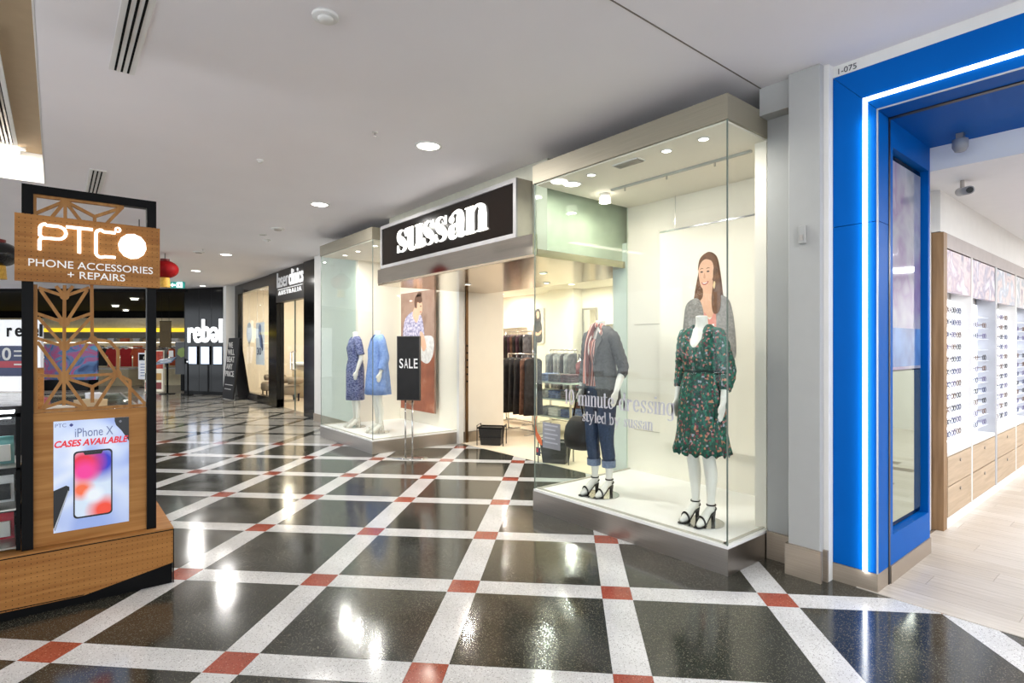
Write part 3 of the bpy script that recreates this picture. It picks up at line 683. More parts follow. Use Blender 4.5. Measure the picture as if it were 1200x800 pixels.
def lantern(r, f, z, rad, lbl, m1, stripe=None):
    t = thing('paper_lantern', lbl, 'lantern', R2W(r, f, z), RA, group='hanging lanterns')
    n = 24; rings = []
    for k in range(13):
        a = -pi / 2 * .8 + k / 12 * pi * .8
        rings.append([((rad * cos(a)) * (1 + .04 * cos(12 * 2 * pi * j / n)) * cos(2 * pi * j / n), (rad * cos(a)) * (1 + .04 * cos(12 * 2 * pi * j / n)) * sin(2 * pi * j / n), rad * .78 * sin(a)) for j in range(n)])
    obj('body', MB().loft(rings), m1, t, True, world=False)
    g = mat('lantern gold', (206, 158, 50), .4, .3)
    for s in (-1, 1): obj('collar', MB().lathe((0, 0, s * rad * .76), [(rad * .36, -.03), (rad * .36, .03)], 18), mat('lantern maroon', (110, 20, 18), .5) if s > 0 else g, t, world=False)
    obj('fringe', MB().lathe((0, 0, -rad * .8), [(rad * .36, 0), (rad * .42, -rad * .75)], 18), printed('fringe yellow', [(0.3, lin((170, 120, 30))), (0.7, lin((232, 186, 74)))], 40, kind='noise', scale=(8, 8, .4)), t, world=False)
    obj('cord', MB().cyl((0, 0, rad * .78), (0, 0, CEIL - z), .006), M_BLACK, t, world=False)
m_lr = mat('red lantern paper', (136, 14, 18), .6, var=.2, spec=.15)
lantern(-6.72, 10.8, 2.98, .225, 'red ribbed lantern with yellow fringe right of the kiosk sign', m_lr)
lantern(-5.28, 7.9, 2.94, .19, 'red lantern mostly hidden behind the kiosk sign', m_lr)
lantern(-7.0, 7.6, 2.75, .22, 'dark lantern with red band left of the kiosk sign', mat('black lantern', (18, 17, 19), .15))

# ================================================================== MANNEQUINS
def solid(parts, voxel, name, m, smooth_it=4):
    """fuse overlapping closed volumes into one continuous skin"""
    me = mesh_of('tmp', parts); o = bpy.data.objects.new('tmp', me); COL.objects.link(o)
    md = o.modifiers.new('r', 'REMESH'); md.mode = 'VOXEL'; md.voxel_size = voxel
    sm = o.modifiers.new('s', 'SMOOTH'); sm.iterations = smooth_it; sm.factor = .5
    dg = bpy.context.evaluated_depsgraph_get(); dg.update()
    r = bpy.data.meshes.new_from_object(o.evaluated_get(dg)); r.name = name
    bpy.data.objects.remove(o); bpy.data.meshes.remove(me)
    r.materials.clear(); r.materials.append(m); r.polygons.foreach_set('use_smooth', [True] * len(r.polygons))
    return r
def ell(z, rx, ry, cx=0, cy=0, n=28, tilt=0): return [(cx + rx * cos(2 * pi * k / n), cy + ry * sin(2 * pi * k / n), z + tilt * sin(2 * pi * k / n)) for k in range(n)]
def limb(mb, pts, rad, n=12, sub=5):
    q = spline([(p[0], p[1], p[2]) for p in pts], sub); rr = [v.x for v in spline([(r, 0, 0) for r in rad], sub)]
    d0 = (q[0] - q[1]).normalized(); d1 = (q[-1] - q[-2]).normalized()
    q = [q[0] + d0 * rr[0] * .9, q[0] + d0 * rr[0] * .6] + q + [q[-1] + d1 * rr[-1] * .6, q[-1] + d1 * rr[-1] * .9]
    rr = [rr[0] * .35, rr[0] * .8] + rr + [rr[-1] * .8, rr[-1] * .35]
    mb.tube(q, rr, n)
ARM = {-1: [(-.165, .0, 1.375), (-.225, .04, 1.12), (-.235, -.03, .90)], 1: [(.165, .0, 1.375), (.225, .04, 1.12), (.235, -.04, .90)]}
def mannequin_body(arm=ARM, stance=0.0, head=False):
    mb = MB()
    mb.loft([ell(.78, .10, .07), ell(.84, .15, .10), ell(.90, .168, .115, 0, .01), ell(.96, .162, .112, 0, .01), ell(1.03, .138, .096), ell(1.10, .116, .084), ell(1.17, .122, .09), ell(1.25, .14, .108, 0, -.012), ell(1.32, .142, .098, 0, -.005), ell(1.38, .15, .07), ell(1.415, .125, .058), ell(1.44, .065, .052, 0, .005), ell(1.48, .05, .05, 0, .005), ell(1.53, .049, .05, 0, 0)])
    for s in (-1, 1):
        dy = s * stance
        limb(mb, [(s * .088, 0, .86), (s * .086, -.012 + dy * .3, .66), (s * .082, -.012 + dy * .6, .50), (s * .082, .018 + dy * .8, .36), (s * .078, .022 + dy, .20), (s * .076, .02 + dy, .125)], [.088, .074, .054, .053, .036, .031])
        limb(mb, [(s * .076, .035 + dy, .115), (s * .078, -.02 + dy, .10), (s * .082, -.095 + dy, .045), (s * .084, -.15 + dy, .026)], [.03, .031, .034, .022])
        a = arm[s]; limb(mb, [a[0], tuple((Vector(a[0]) + Vector(a[1])) / 2), a[1], tuple((Vector(a[1]) + Vector(a[2])) / 2), a[2]], [.052, .045, .038, .034, .024])
        wr = Vector(a[2]); d = (wr - Vector(a[1])).normalized(); d = (d + Vector((0, 0, -.5))).normalized()
        side = Vector((0, 1, 0)); side = (side - d * side.dot(d)).normalized(); nrm = d.cross(side)
        pc = wr + d * .05
        for k in (-1, -.35, .35, 1): limb(mb, [tuple(wr + side * k * .012), tuple(pc + side * k * .022)], [.016, .015], 8, 3)
        for k, ln in ((-1, .06), (-.35, .075), (.35, .08), (1, .07)):
            b0 = pc + side * k * .024; b1 = b0 + d * ln * .5 + nrm * (-s) * .004; b2 = b0 + d * ln + nrm * (-s) * .014
            limb(mb, [tuple(b0), tuple(b1), tuple(b2)], [.0095, .009, .0075], 8, 3)
        th = wr + d * .015 - side * .02
        limb(mb, [tuple(th), tuple(th + d * .03 - side * .022), tuple(th + d * .06 - side * .024)], [.011, .010, .0085], 8, 3)
    return mb
def garment(rings, folds=0, amp=None, n=96, vneck=0.0, seed=0, gap=None, hemwave=0.0, half=None):
    """cloth shell: rings are (z, rx, ry, cx, cy); folds add drape that grows downward; gap opens the front"""
    rnd = random.Random(seed); ph = [rnd.uniform(0, 6.28) for _ in range(4)]
    out = MB(); R_ = []
    for i, (z, rx, ry, cx, cy) in enumerate(rings):
        a_ = amp[i] if amp else 0; row = []
        for k in range(n + 1 if gap else n):
            t = 2 * pi * k / n
            if gap:
                g = gap[i]; t = -pi / 2 + g + (2 * pi - 2 * g) * k / n
            wv = a_ * (sin(folds * t + ph[0]) * .6 + .4 * sin((folds * 1.63) * t + ph[1]) if not gap else sin(folds * t))
            fr_ = max(0, -sin(t))
            zz = min(z, rings[0][0] - vneck * fr_ ** 5) + hemwave * (sin(folds * t + ph[2]) if i == len(rings) - 1 else 0)
            row.append((cx + (rx + wv) * cos(t), cy + (ry + wv) * sin(t), zz))
        R_.append(row)
    if gap:
        n1 = len(R_[0]); vs = [p for r in R_ for p in r]; fs = [(i * n1 + k, i * n1 + k + 1, (i + 1) * n1 + k + 1, (i + 1) * n1 + k) for i in range(len(R_) - 1) for k in range(n1 - 1)]
        out.add(vs, fs)
    else: out.loft(R_, caps=False)
    return out
def sleeve(a, r0, r1, upto=1.0, puff=0.0, n=28, wr=.0):
    q = spline([a[0], tuple((Vector(a[0]) + Vector(a[1])) / 2), a[1], tuple((Vector(a[1]) + Vector(a[2])) / 2), a[2]], 6); m = max(2, int(len(q) * upto)); q = q[:m]
    rr = [r0 + (r1 - r0) * i / (m - 1) + puff * sin(pi * i / (m - 1)) + wr * sin(i * 2.3) for i in range(m)]
    i0 = Vector((a[0][0] * .45, a[0][1], a[0][2] + .008)); i1 = Vector((a[0][0] * .78, a[0][1], a[0][2] + .006))
    q = [i0, i1] + q; rr = [rr[0] * .72, rr[0] * .95] + rr   # the sleeve head runs over the shoulder into the bodice
    mb = MB(); mb.tube(q, rr, n); return mb
def cloth(o, th=.004):
    md = o.modifiers.new('thickness', 'SOLIDIFY'); md.thickness = th; md.offset = 1; return o
def sandals(t, m, dy=0.0):
    for s in (-1, 1):
        d = s * dy; x = s * .08
        sh = thing('sandal', None, None, (0, 0, 0), parent=t)
        bpy.data.objects.remove(sh)
        so = MB(); sec = [(.055, .088, .022), (.01, .078, .024), (-.05, .04, .028), (-.10, .006, .036), (-.15, .002, .036), (-.185, .004, .022)]
        so.loft([[(x - w_, y + d, z), (x + w_, y + d, z), (x + w_, y + d, z + .009), (x - w_, y + d, z + .009)] for y, z, w_ in sec])
        shoe = obj('sandal', so, m, t, world=False)
        obj('heel', MB().loft([[(x - a, .055 + d - b_, z), (x + a, .055 + d - b_, z), (x + a, .055 + d + b_ * .3, z), (x - a, .055 + d + b_ * .3, z)] for z, a, b_ in ((.0, .010, .018), (.05, .011, .02), (.09, .016, .034))]), m, shoe, world=False)
        obj('ankle_strap', MB().tube([(x + .036 * cos(q), .022 + d + .037 * sin(q), .145) for q in [2 * pi * j / 16 for j in range(16)]], .006, 6, close=True), m, shoe, world=False)
        obj('toe_strap', MB().tube([(x + .042 * cos(q), -.105 + d - .012 * sin(q), .012 + .065 * sin(q)) for q in [pi * j / 10 for j in range(11)]], .008, 6), m, shoe, world=False)
        obj('heel_counter', MB().tube([(x + .034 * cos(q), .03 + d + .036 * sin(q), .11 + .01 * sin(q)) for q in [pi * j / 10 for j in range(11)]], .007, 6), m, shoe, world=False)
def base_plate(t, m=None):
    obj('base_plate', MB().lathe((0, .0, 0), [(.185, 0), (.185, .006)], 36), mat('steel plate', (190, 190, 186), .15, .9), t, world=False)
    obj('support_rod', MB().cyl((.076, .08, .006), (.076, .03, .34), .006), M_CHROME, t, world=False)
m_sandal = mat('black patent leather', (14, 13, 14), .22, var=.1)
body_mesh = solid(mannequin_body(), .0062, 'body', M_MANN)
PZ = ZP
# --- green floral dress
m_floral = printed('green floral chiffon', [(0, lin((10, 74, 62))), (.36, lin((14, 96, 78))), (.52, lin((22, 110, 88))), (.66, lin((176, 116, 114))), (.71, lin((110, 52, 62))), (.77, lin((30, 52, 50))), (.84, lin((150, 158, 170))), (.88, lin((188, 128, 100))), (.92, lin((12, 60, 54)))], 64, kind='cells')
ga = thing('mannequin', 'headless white mannequin in a green floral dress, nearest the blue portal', 'mannequin', (-2.31, 3.70, PZ), radians(-4), group='window mannequins')
obj('body', body_mesh, None, ga); base_plate(ga); ga.scale = (.86, .88, 1)
dr = [(1.462, .078, .068, 0, .005), (1.435, .13, .082, 0, .003), (1.405, .178, .094, 0, 0), (1.36, .172, .105, 0, 0), (1.29, .17, .128, 0, -.01), (1.22, .162, .125, 0, -.005), (1.16, .16, .12, 0, 0), (1.125, .135, .10, 0, 0), (1.10, .15, .115, 0, 0), (1.02, .178, .135, 0, 0), (.92, .198, .15, 0, .005), (.80, .205, .158, 0, 0), (.68, .21, .165, 0, 0), (.60, .225, .18, 0, 0), (.52, .245, .20, 0, 0)]
am = [0, 0, .002, .005, .006, .007, .008, .004, .006, .009, .011, .012, .013, .014, .02]
cloth(obj('dress', garment(dr, 17, am, vneck=.17, seed=2, hemwave=.014), m_floral, ga, True, world=False))
obj('waistband', MB().tube([(.145 * cos(q), .108 * sin(q), 1.122 + .004 * sin(5 * q)) for q in [2 * pi * j / 40 for j in range(40)]], .011, 8, close=True), mat('dark green elastic', (8, 42, 38), .7), ga, True, world=False)
for s in (-1, 1): cloth(obj('sleeve', sleeve(ARM[s], .066, .048, .82, .012, wr=.003), m_floral, ga, True, world=False), .002)
sandals(ga, m_sandal)
# --- blazer and jeans
ARMB = {-1: [(-.165, .0, 1.375), (-.24, .03, 1.12), (-.26, -.02, .90)], 1: [(.165, .0, 1.375), (.235, .07, 1.12), (.255, -.05, .92)]}
gb = thing('mannequin', 'headless white mannequin in a grey blazer and cuffed jeans', 'mannequin', (-3.30, 3.70, PZ), radians(-2), group='window mannequins')
obj('body', solid(mannequin_body(ARMB, .02), .0062, 'body', M_MANN), None, gb); base_plate(gb); gb.scale = (.87, .9, 1)
m_denim = printed('dark denim', [(.3, lin((30, 44, 70))), (.7, lin((52, 70, 100)))], 90, detail=4)
jn = MB(); jn.loft([ell(.76, .10, .08), ell(.82, .165, .115), ell(.90, .18, .126, 0, .008), ell(1.0, .165, .115), ell(1.04, .16, .11)])
for s in (-1, 1): limb(jn, [(s * .09, 0, .84), (s * .09, -.01, .64), (s * .086, -.012 + s * .012, .48), (s * .084, .012 + s * .018, .34)], [.098, .086, .070, .066])
obj('jeans', solid(jn, .008, 'jeans', m_denim, 3), None, gb)
for s in (-1, 1):
    obj('jean_cuff', MB().cyl((s * .084, .012 + s * .018, .255), (s * .084, .010 + s * .018, .315), .068, .07, 20, caps=False), printed('pale denim', [(.3, lin((88, 104, 132))), (.7, lin((128, 142, 166)))], 90), gb, True, world=False)
m_blaz = printed('grey check wool', [(.35, lin((58, 58, 60))), (.65, lin((96, 95, 94)))], 120, detail=2)
m_strp = printed('striped blouse', [(.40, lin((206, 128, 112))), (.47, lin((240, 232, 224))), (.62, lin((240, 232, 224))), (.70, lin((120, 66, 60)))], 6.5, kind='wave', scale=(1, .15, .1))
bl = [(1.46, .072, .062, 0, .0), (1.435, .125, .072, 0, 0), (1.40, .16, .085, 0, 0), (1.34, .158, .108, 0, -.005), (1.25, .158, .125, 0, -.012), (1.15, .142, .11, 0, 0), (1.05, .155, .118, 0, 0), (.96, .186, .136, 0, .005)]
cloth(obj('blouse', garment(bl, 11, [0, 0, .001, .003, .004, .005, .006, .008], vneck=.10, seed=5), m_strp, gb, True, world=False))
jk = [(1.475, .085, .07, 0, .012), (1.445, .14, .085, 0, .005), (1.41, .185, .10, 0, .002), (1.37, .182, .11, 0, 0), (1.28, .18, .14, 0, -.01), (1.18, .165, .13, 0, -.005), (1.10, .168, .13, 0, 0), (1.0, .19, .146, 0, .005), (.88, .205, .16, 0, .008), (.80, .212, .165, 0, .01)]
cloth(obj('blazer', garment(jk, 9, [0, 0, .001, .002, .003, .003, .004, .005, .006, .006], gap=[.75, .68, .62, .5, .40, .26, .22, .34, .48, .6], seed=3), m_blaz, gb, True, world=False), .007)
for s in (-1, 1):
    obj('sleeve', sleeve(ARMB[s], .066, .044, .70 if s > 0 else .86, .006, wr=.004), m_blaz, gb, True, world=False)
    lp = MB().add([(s * .055, -.085, 1.44), (s * .125, -.105, 1.36), (s * .10, -.145, 1.28), (s * .045, -.142, 1.14), (s * .05, -.118, 1.34)], [(0, 1, 4), (1, 2, 4), (2, 3, 4)])
    cloth(obj('lapel', lp, m_blaz, gb, False, world=False), .006)
    obj('pocket_flap', MB().box(s * .13 - .05, s * .13 + .05, -.155, -.145, .93, .955), m_blaz, gb, world=False)
obj('scarf', MB().tube(spline([(-.06, -.06, 1.47), (.0, -.02, 1.49), (.07, -.02, 1.45)], 6), [.03] * 13, 10).tube(spline([(-.05, -.06, 1.48), (-.035, -.14, 1.32), (-.05, -.15, 1.1), (-.055, -.15, .98)], 6), [.026] * 10 + [.03] * 9, 10), m_strp, gb, True, world=False)
sandals(gb, m_sandal, .02)
# handbag on the mannequin's arm
hb = thing('handbag', 'soft black handbag hanging behind the blazer mannequin', 'handbag', (-3.585, 3.72, PZ + .36))
rr_ = []
for z, a, b_ in ((0, .11, .06), (.02, .15, .085), (.10, .165, .09), (.2, .15, .075), (.27, .10, .05), (.30, .06, .03)): rr_.append([(-3.585 + a * cos(q) * (abs(cos(q)) ** -.25 if abs(cos(q)) > .05 else 1), 3.72 + b_ * sin(q), PZ + .36 + z) for q in [2 * pi * j / 28 for j in range(28)]])
obj('bag_body', MB().loft(rr_), mat('black pebbled leather', (30, 25, 23), .45, var=.25, vscale=30, bump=.3, bscale=120), hb, True)
obj('strap', MB().tube(spline([(-3.65, 3.72, PZ + .65), (-3.60, 3.70, PZ + .80), (-3.555, 3.68, PZ + .90), (-3.54, 3.70, PZ + .80), (-3.52, 3.72, PZ + .65)], 6), .008, 8), M_BLACK, hb, True)
# --- navy dress
m_navy = printed('navy print dress', [(.30, lin((50, 58, 104))), (.48, lin((84, 92, 140))), (.58, lin((150, 156, 190))), (.66, lin((62, 70, 118)))], 26, detail=3, scale=(1, 1, 2.2))
gc = thing('mannequin', 'headless white mannequin in a navy print dress, farthest left', 'mannequin', (-8.58, 3.74, PZ), radians(-8), group='window mannequins')
obj('body', body_mesh, None, gc); base_plate(gc); gc.scale = (.92, .92, 1)
nv = [(1.46, .075, .065, 0, .005), (1.435, .13, .08, 0, .003), (1.405, .176, .09, 0, 0), (1.36, .17, .108, 0, 0), (1.27, .17, .13, 0, -.01), (1.16, .16, .12, 0, 0), (1.08, .15, .112, 0, 0), (1.0, .178, .135, 0, 0), (.9, .19, .145, 0, 0), (.75, .188, .145, 0, 0), (.6, .185, .145, 0, 0), (.44, .185, .148, 0, 0)]
cloth(obj('dress', garment(nv, 9, [0, 0, .002, .004, .006, .007, .005, .006, .007, .008, .009, .01], vneck=.07, seed=8), m_navy, gc, True, world=False))
obj('belt', MB().tube([(.16 * cos(q), .122 * sin(q), 1.06) for q in [2 * pi * j / 40 for j in range(40)]], .012, 8, close=True), m_navy, gc, True, world=False)
for s in (-1, 1): cloth(obj('sleeve', sleeve(ARM[s], .068, .062, .45, .004), m_navy, gc, True, world=False), .002)
m_white_shoe = mat('white shoe', (226, 220, 208), .4)
sandals(gc, m_white_shoe)
# --- blue coat
m_coat = printed('sky blue linen', [(.3, lin((108, 140, 204))), (.7, lin((138, 166, 222)))], 30, detail=4)
gd = thing('mannequin', 'headless white mannequin in a long sky blue coat behind the sale sign', 'mannequin', (-7.80, 3.76, PZ), radians(-8), group='window mannequins')
obj('body', body_mesh, None, gd); base_plate(gd); gd.scale = (.94, .94, 1)
ct = [(1.475, .08, .066, 0, .01), (1.445, .135, .085, 0, .005), (1.41, .182, .10, 0, .002), (1.36, .188, .115, 0, 0), (1.25, .185, .14, 0, -.008), (1.12, .188, .142, 0, 0), (.98, .20, .155, 0, 0), (.85, .215, .17, 0, 0), (.70, .228, .182, 0, 0), (.58, .238, .19, 0, 0)]
cloth(obj('coat', garment(ct, 8, [0, 0, .001, .003, .005, .007, .009, .012, .015, .018], gap=[.5, .4, .3, .12, .10, .09, .09, .1, .12, .14], seed=4), m_coat, gd, True, world=False), .005)
cloth(obj('inner_top', garment([(1.40, .12, .07, 0, 0), (1.3, .15, .115, 0, -.006), (1.1, .14, .11, 0, 0), (.9, .175, .13, 0, 0), (.62, .17, .13, 0, 0)], 7, [0, .002, .004, .004, .006], seed=9), printed('blue spotted cotton', [(.4, lin((96, 118, 180))), (.6, lin((214, 220, 236)))], 60), gd, True, world=False))
for s in (-1, 1): cloth(obj('sleeve', sleeve(ARM[s], .072, .058, .88, .004), m_coat, gd, True, world=False), .002)
obj('collar', MB().tube([(.07 * cos(q), .05 * sin(q) + .01, 1.45 + .012 * sin(q)) for q in [radians(a) for a in range(-60, 241, 20)]], .014, 8), m_coat, gd, True, world=False)
sandals(gd, m_white_shoe)

# ================================================================== PRINTED FIGURES
def smooth_poly(pts, n=6): return [(p.x, p.y) for p in spline([(a, b, 0) for a, b in pts], n, True)]
def flat(parent, name, pts, m, x, y, z, sx, sz, layer, plane='xz', smooth=True, th=.0008):
    """a flat printed shape; points in a unit frame, stacked in thin layers on the sheet"""
    q = smooth_poly(pts) if smooth else pts
    if plane == 'xz': mb = MB().xz([(x + a * sx, z + b * sz) for a, b in q], y - layer * .0009, y - layer * .0009 - th)
    else: mb = MB().yz([(y + a * sx, z + b * sz) for a, b in q], x + layer * .0009, x + layer * .0009 + th)
    return obj(name, mb, m, parent)
c_skin = mat('print skin', (226, 178, 150), .6, var=.05); c_hair = mat('print brown hair', (108, 72, 48), .6, var=.25, vscale=20)
c_lip = mat('print lips', (176, 70, 70), .6); c_dark = mat('print dark', (60, 42, 36), .6); c_tooth = mat('print white', (244, 240, 236), .6)

# poster of a woman in a blazer, behind the green dress
wp = thing('poster', 'pale poster panel of a smiling woman in a grey blazer, behind the green dress', 'poster', (-2.72, 4.66, .55))
PX, PZ0, PH = -2.84, .60, 1.0
obj('panel', B(-3.37, -2.14, 4.655, 4.68, .55, 2.62), mat('poster paper', (241, 234, 220), .6, var=.01), wp)
obj('hanger', MB().box(-3.37, -2.14, 4.65, 4.685, 2.62, 2.635).cyl((-3.2, 4.667, 2.63), (-3.2, 4.667, ZG - .02), .003).cyl((-2.3, 4.667, 2.63), (-2.3, 4.667, ZG - .02), .003), M_CHROME, wp)
def fig(name, pts, m, ly, smooth=True): flat(wp, name, pts, m, PX, 4.655, 0, 1, 1, ly, smooth=smooth)
# coordinates in metres: x offset from the figure's axis, z height
fig('hair_shape', [(-.10, 2.18), (-.085, 2.30), (.0, 2.365), (.085, 2.32), (.12, 2.2), (.145, 2.02), (.16, 1.86), (.11, 1.80), (.03, 1.84), (-.06, 1.86), (-.15, 1.84), (-.14, 1.98)], c_hair, 1)
fig('neck_shape', [(-.05, 2.10), (.05, 2.10), (.06, 1.95), (.12, 1.88), (.02, 1.76), (-.10, 1.88), (-.05, 1.96)], c_skin, 2)
m_pbl = printed('print grey blazer', [(.35, lin((128, 124, 122))), (.65, lin((156, 152, 148)))], 60)
fig('blazer_shape', [(-.10, 1.94), (-.22, 1.90), (-.255, 1.74), (-.27, 1.50), (-.22, 1.36), (-.15, 1.40), (-.10, 1.0), (.16, 1.0), (.20, 1.36), (.27, 1.40), (.27, 1.6), (.24, 1.82), (.20, 1.92), (.12, 1.95), (.06, 1.80), (.06, 1.4), (-.03, 1.4), (-.04, 1.78)], m_pbl, 3)
fig('blouse_shape', [(-.04, 1.80), (.02, 1.74), (.08, 1.80), (.085, 1.5), (.08, 1.0), (-.05, 1.0), (-.045, 1.5)], mat('print salmon', (222, 150, 138), .6), 4)
for x in (-.03, .045): fig('stripe_shape', [(x, 1.70), (x + .02, 1.70), (x + .02, 1.0), (x, 1.0)], c_tooth, 5, False)
fig('arm_shape', [(-.25, 1.55), (-.27, 1.40), (-.20, 1.33), (-.02, 1.44), (-.04, 1.52), (-.18, 1.45)], m_pbl, 6)
for z in (1.62, 1.55): fig('button_shape', [(-.075, z), (-.06, z + .015), (-.045, z), (-.06, z - .015)], c_dark, 7)
fig('face_shape', [(-.095, 2.20), (-.075, 2.27), (-.01, 2.31), (.05, 2.26), (.06, 2.16), (.03, 2.07), (-.03, 2.02), (-.075, 2.07)], c_skin, 6)
fig('fringe_shape', [(-.10, 2.20), (-.08, 2.31), (.0, 2.36), (.08, 2.31), (.11, 2.16), (.07, 2.20), (.05, 2.27), (-.02, 2.30), (-.07, 2.27)], c_hair, 7)
fig('lock_shape', [(.06, 2.2), (.10, 2.2), (.13, 2.0), (.12, 1.82), (.06, 1.80), (.04, 1.92), (.055, 2.06)], c_hair, 8)
for x in (-.06, .005): fig('eye_shape', [(x - .016, 2.185), (x, 2.193), (x + .016, 2.185), (x, 2.178)], c_dark, 8); fig('brow_shape', [(x - .02, 2.21), (x, 2.222), (x + .02, 2.213), (x, 2.215)], c_hair, 8)
fig('nose_shape', [(-.034, 2.17), (-.028, 2.17), (-.022, 2.13), (-.042, 2.128)], mat('print shade', (204, 150, 124), .6), 8)
fig('mouth_shape', [(-.062, 2.09), (-.03, 2.085), (.01, 2.095), (-.01, 2.068), (-.045, 2.066)], c_lip, 8); fig('teeth_shape', [(-.052, 2.086), (-.03, 2.083), (.002, 2.088), (-.02, 2.075), (-.04, 2.075)], c_tooth, 9)
fig('earring_shape', [(.068, 2.09), (.08, 2.07), (.068, 2.02), (.056, 2.05)], mat('print gold', (230, 200, 150), .5), 9)

# poster in the far window: seated woman reading, on brown
bp_ = thing('poster', 'tall photo poster of a seated woman on a brown ground, beside the sale sign', 'poster', (-8.28, 4.7, .41))
QX, QZ, QW, QH, QY = -8.84, .41, 1.12, 2.0, 4.70
obj('panel', B(QX, QX + QW, QY, QY + .03, QZ, QZ + QH), printed('brown studio ground', [(.3, lin((134, 104, 90))), (.5, lin((160, 130, 116))), (.7, lin((148, 112, 96)))], 3, detail=4), bp_)
def fg(name, pts, m, ly, smooth=True): flat(bp_, name, pts, m, QX, QY, QZ, QW, QH, ly, smooth=smooth)
fg('sofa_shape', [(.0, .0), (1, .0), (1, .55), (.85, .56), (.7, .52), (.5, .47), (.3, .42), (.12, .38), (0, .36)], printed('print rust leather', [(.3, lin((120, 62, 44))), (.55, lin((158, 88, 62))), (.75, lin((196, 150, 130)))], 2.5, detail=4), 1, False)
fg('top_shape', [(.28, .82), (.12, .76), (.06, .60), (.10, .50), (.35, .48), (.62, .5), (.72, .58), (.70, .70), (.62, .80), (.46, .84)], printed('print floral blouse', [(.35, lin((116, 110, 150))), (.5, lin((176, 170, 200))), (.65, lin((222, 214, 226)))], 22, detail=4), 2)
fg('trouser_shape', [(.55, .60), (.95, .62), (.97, .48), (.80, .40), (.55, .46)], printed('print pale cloth', [(.35, lin((206, 202, 200))), (.65, lin((236, 232, 230)))], 12), 3)
fg('neck_shape', [(.42, .86), (.54, .86), (.56, .78), (.48, .74), (.38, .80)], c_skin, 3)
fg('face_shape', [(.48, .92), (.58, .93), (.66, .89), (.66, .83), (.58, .80), (.50, .84)], c_skin, 4)
fg('hair_shape', [(.44, .88), (.44, .94), (.52, .975), (.62, .965), (.66, .92), (.60, .90), (.52, .91), (.50, .86)], mat('print dark hair', (92, 58, 42), .6), 5)
fg('bun_shape', [(.5, .96), (.54, .99), (.62, .99), (.64, .965), (.56, .955)], mat('print dark hair', (92, 58, 42), .6), 5)
fg('arm_shape', [(.60, .66), (.70, .64), (.78, .54), (.70, .50), (.62, .56)], c_skin, 5)
fg('arm_shape', [(.30, .62), (.38, .60), (.52, .50), (.46, .46), (.34, .50)], c_skin, 5)
fg('eye_shape', [(.60, .875), (.625, .88), (.64, .873), (.62, .868)], c_dark, 6); fg('lip_shape', [(.60, .83), (.63, .832), (.635, .825), (.61, .822)], c_lip, 6)
fg('leg_shape', [(.08, .14), (.2, .2), (.42, .12), (.40, .04), (.2, .06)], printed('print brown boots', [(.3, lin((96, 64, 46))), (.7, lin((176, 140, 112)))], 12), 6)

# decal lettering on the large window and entrance notices
dec = thing('window_lettering', 'lilac serif lettering on the large display window glass', 'lettering', (-2.78, YF, .9))
m_dec = mat('lilac vinyl', (206, 204, 212), .6, spec=.1)
a_, _ = serif('10 minute dressing', .15, .045, .27, .006, .03); fit(a_, 1.10); h0 = 0
a_.v = [(p[0], p[1] - .04, p[2]) for p in a_.v]
obj('text_line', to_xz(a_, -3.425, YF - .0006, 1.005), m_dec, dec, kind='stuff')
b2, _ = serif('styled by sussan', .15, .045, .27, .006, .03); fit(b2, .70)
b2.v = [(p[0], p[1] - .02, p[2]) for p in b2.v]
obj('text_line', to_xz(b2, -3.21, YF - .0006, .872), m_dec, dec, kind='stuff')
nt_ = thing('notice', 'grey notice stuck low on the large display window', 'notice', (-3.62, YF + .02, .62))
obj('sheet', B(-3.725, -3.50, YF + .018, YF + .02, .585, .815), mat('grey notice', (152, 148, 156), .6), nt_)
for k in range(5): obj('text_line', B(-3.70, -3.53 - .03 * (k % 2), YF + .0165, YF + .018, .785 - k * .038, .797 - k * .038), mat('notice print', (196, 192, 204), .6), nt_)
os_ = thing('sticker', 'orange crescent sticker low on the corner of the large display window', 'sticker', (-3.79, YF + .02, .66))
obj('crescent', MB().xz(smooth_poly([(-3.825, .82), (-3.80, .86), (-3.82, .80), (-3.80, .72), (-3.745, .66), (-3.735, .60), (-3.79, .63), (-3.83, .71)]), YF + .018, YF + .0195), mat('orange vinyl', (238, 106, 30), .5), os_)
obj('panel', B(-3.815, -3.755, YF + .018, YF + .0195, .50, .575), mat('navy sticker', (34, 40, 70), .5), os_)
obj('spot', B(-3.808, -3.785, YF + .0165, YF + .018, .53, .565), mat('red sticker', (200, 40, 40), .5), os_)

# ================================================================== SALE SIGN STAND
ss = thing('sale_sign', 'black sale sign on a twin-pole floor stand in front of the far window', 'sign stand', (-6.66, 3.66, 0), radians(38))
obj('base_plate', MB().loft([[(.27 * cos(q) * k_, .15 * sin(q) * k_, z) for q in [2 * pi * j / 32 for j in range(32)]] for z, k_ in ((0, 1), (.006, 1), (.012, .96))]), M_CHROME, ss, True, world=False)
for x in (-.05, .05): obj('pole', MB().cyl((x, 0, .01), (x, 0, .80), .011), M_CHROME, ss, True, world=False)
obj('board', B(-.155, .155, -.018, .012, .78, 1.62), M_CHAR, ss, bevel=.003, world=False)
obj('board_frame', MB().box(-.165, -.155, -.022, .016, .77, 1.63).box(.155, .165, -.022, .016, .77, 1.63).box(-.155, .155, -.022, .016, 1.62, 1.63).box(-.155, .155, -.022, .016, .77, .78), mat('dark chrome', (84, 80, 76), .3, .8), ss, world=False)
tx = fit(text_mb('SALE', 1, .003), .255, .13)
for i_, ch in enumerate('SALE'):
    g = fit(text_mb(ch, 1, .003, .012), .055, .13); obj('letter', to_xz(g, -.13 + i_ * .069, -.0185, 1.20), mat('white letter', (236, 236, 236), .5), ss, world=False)
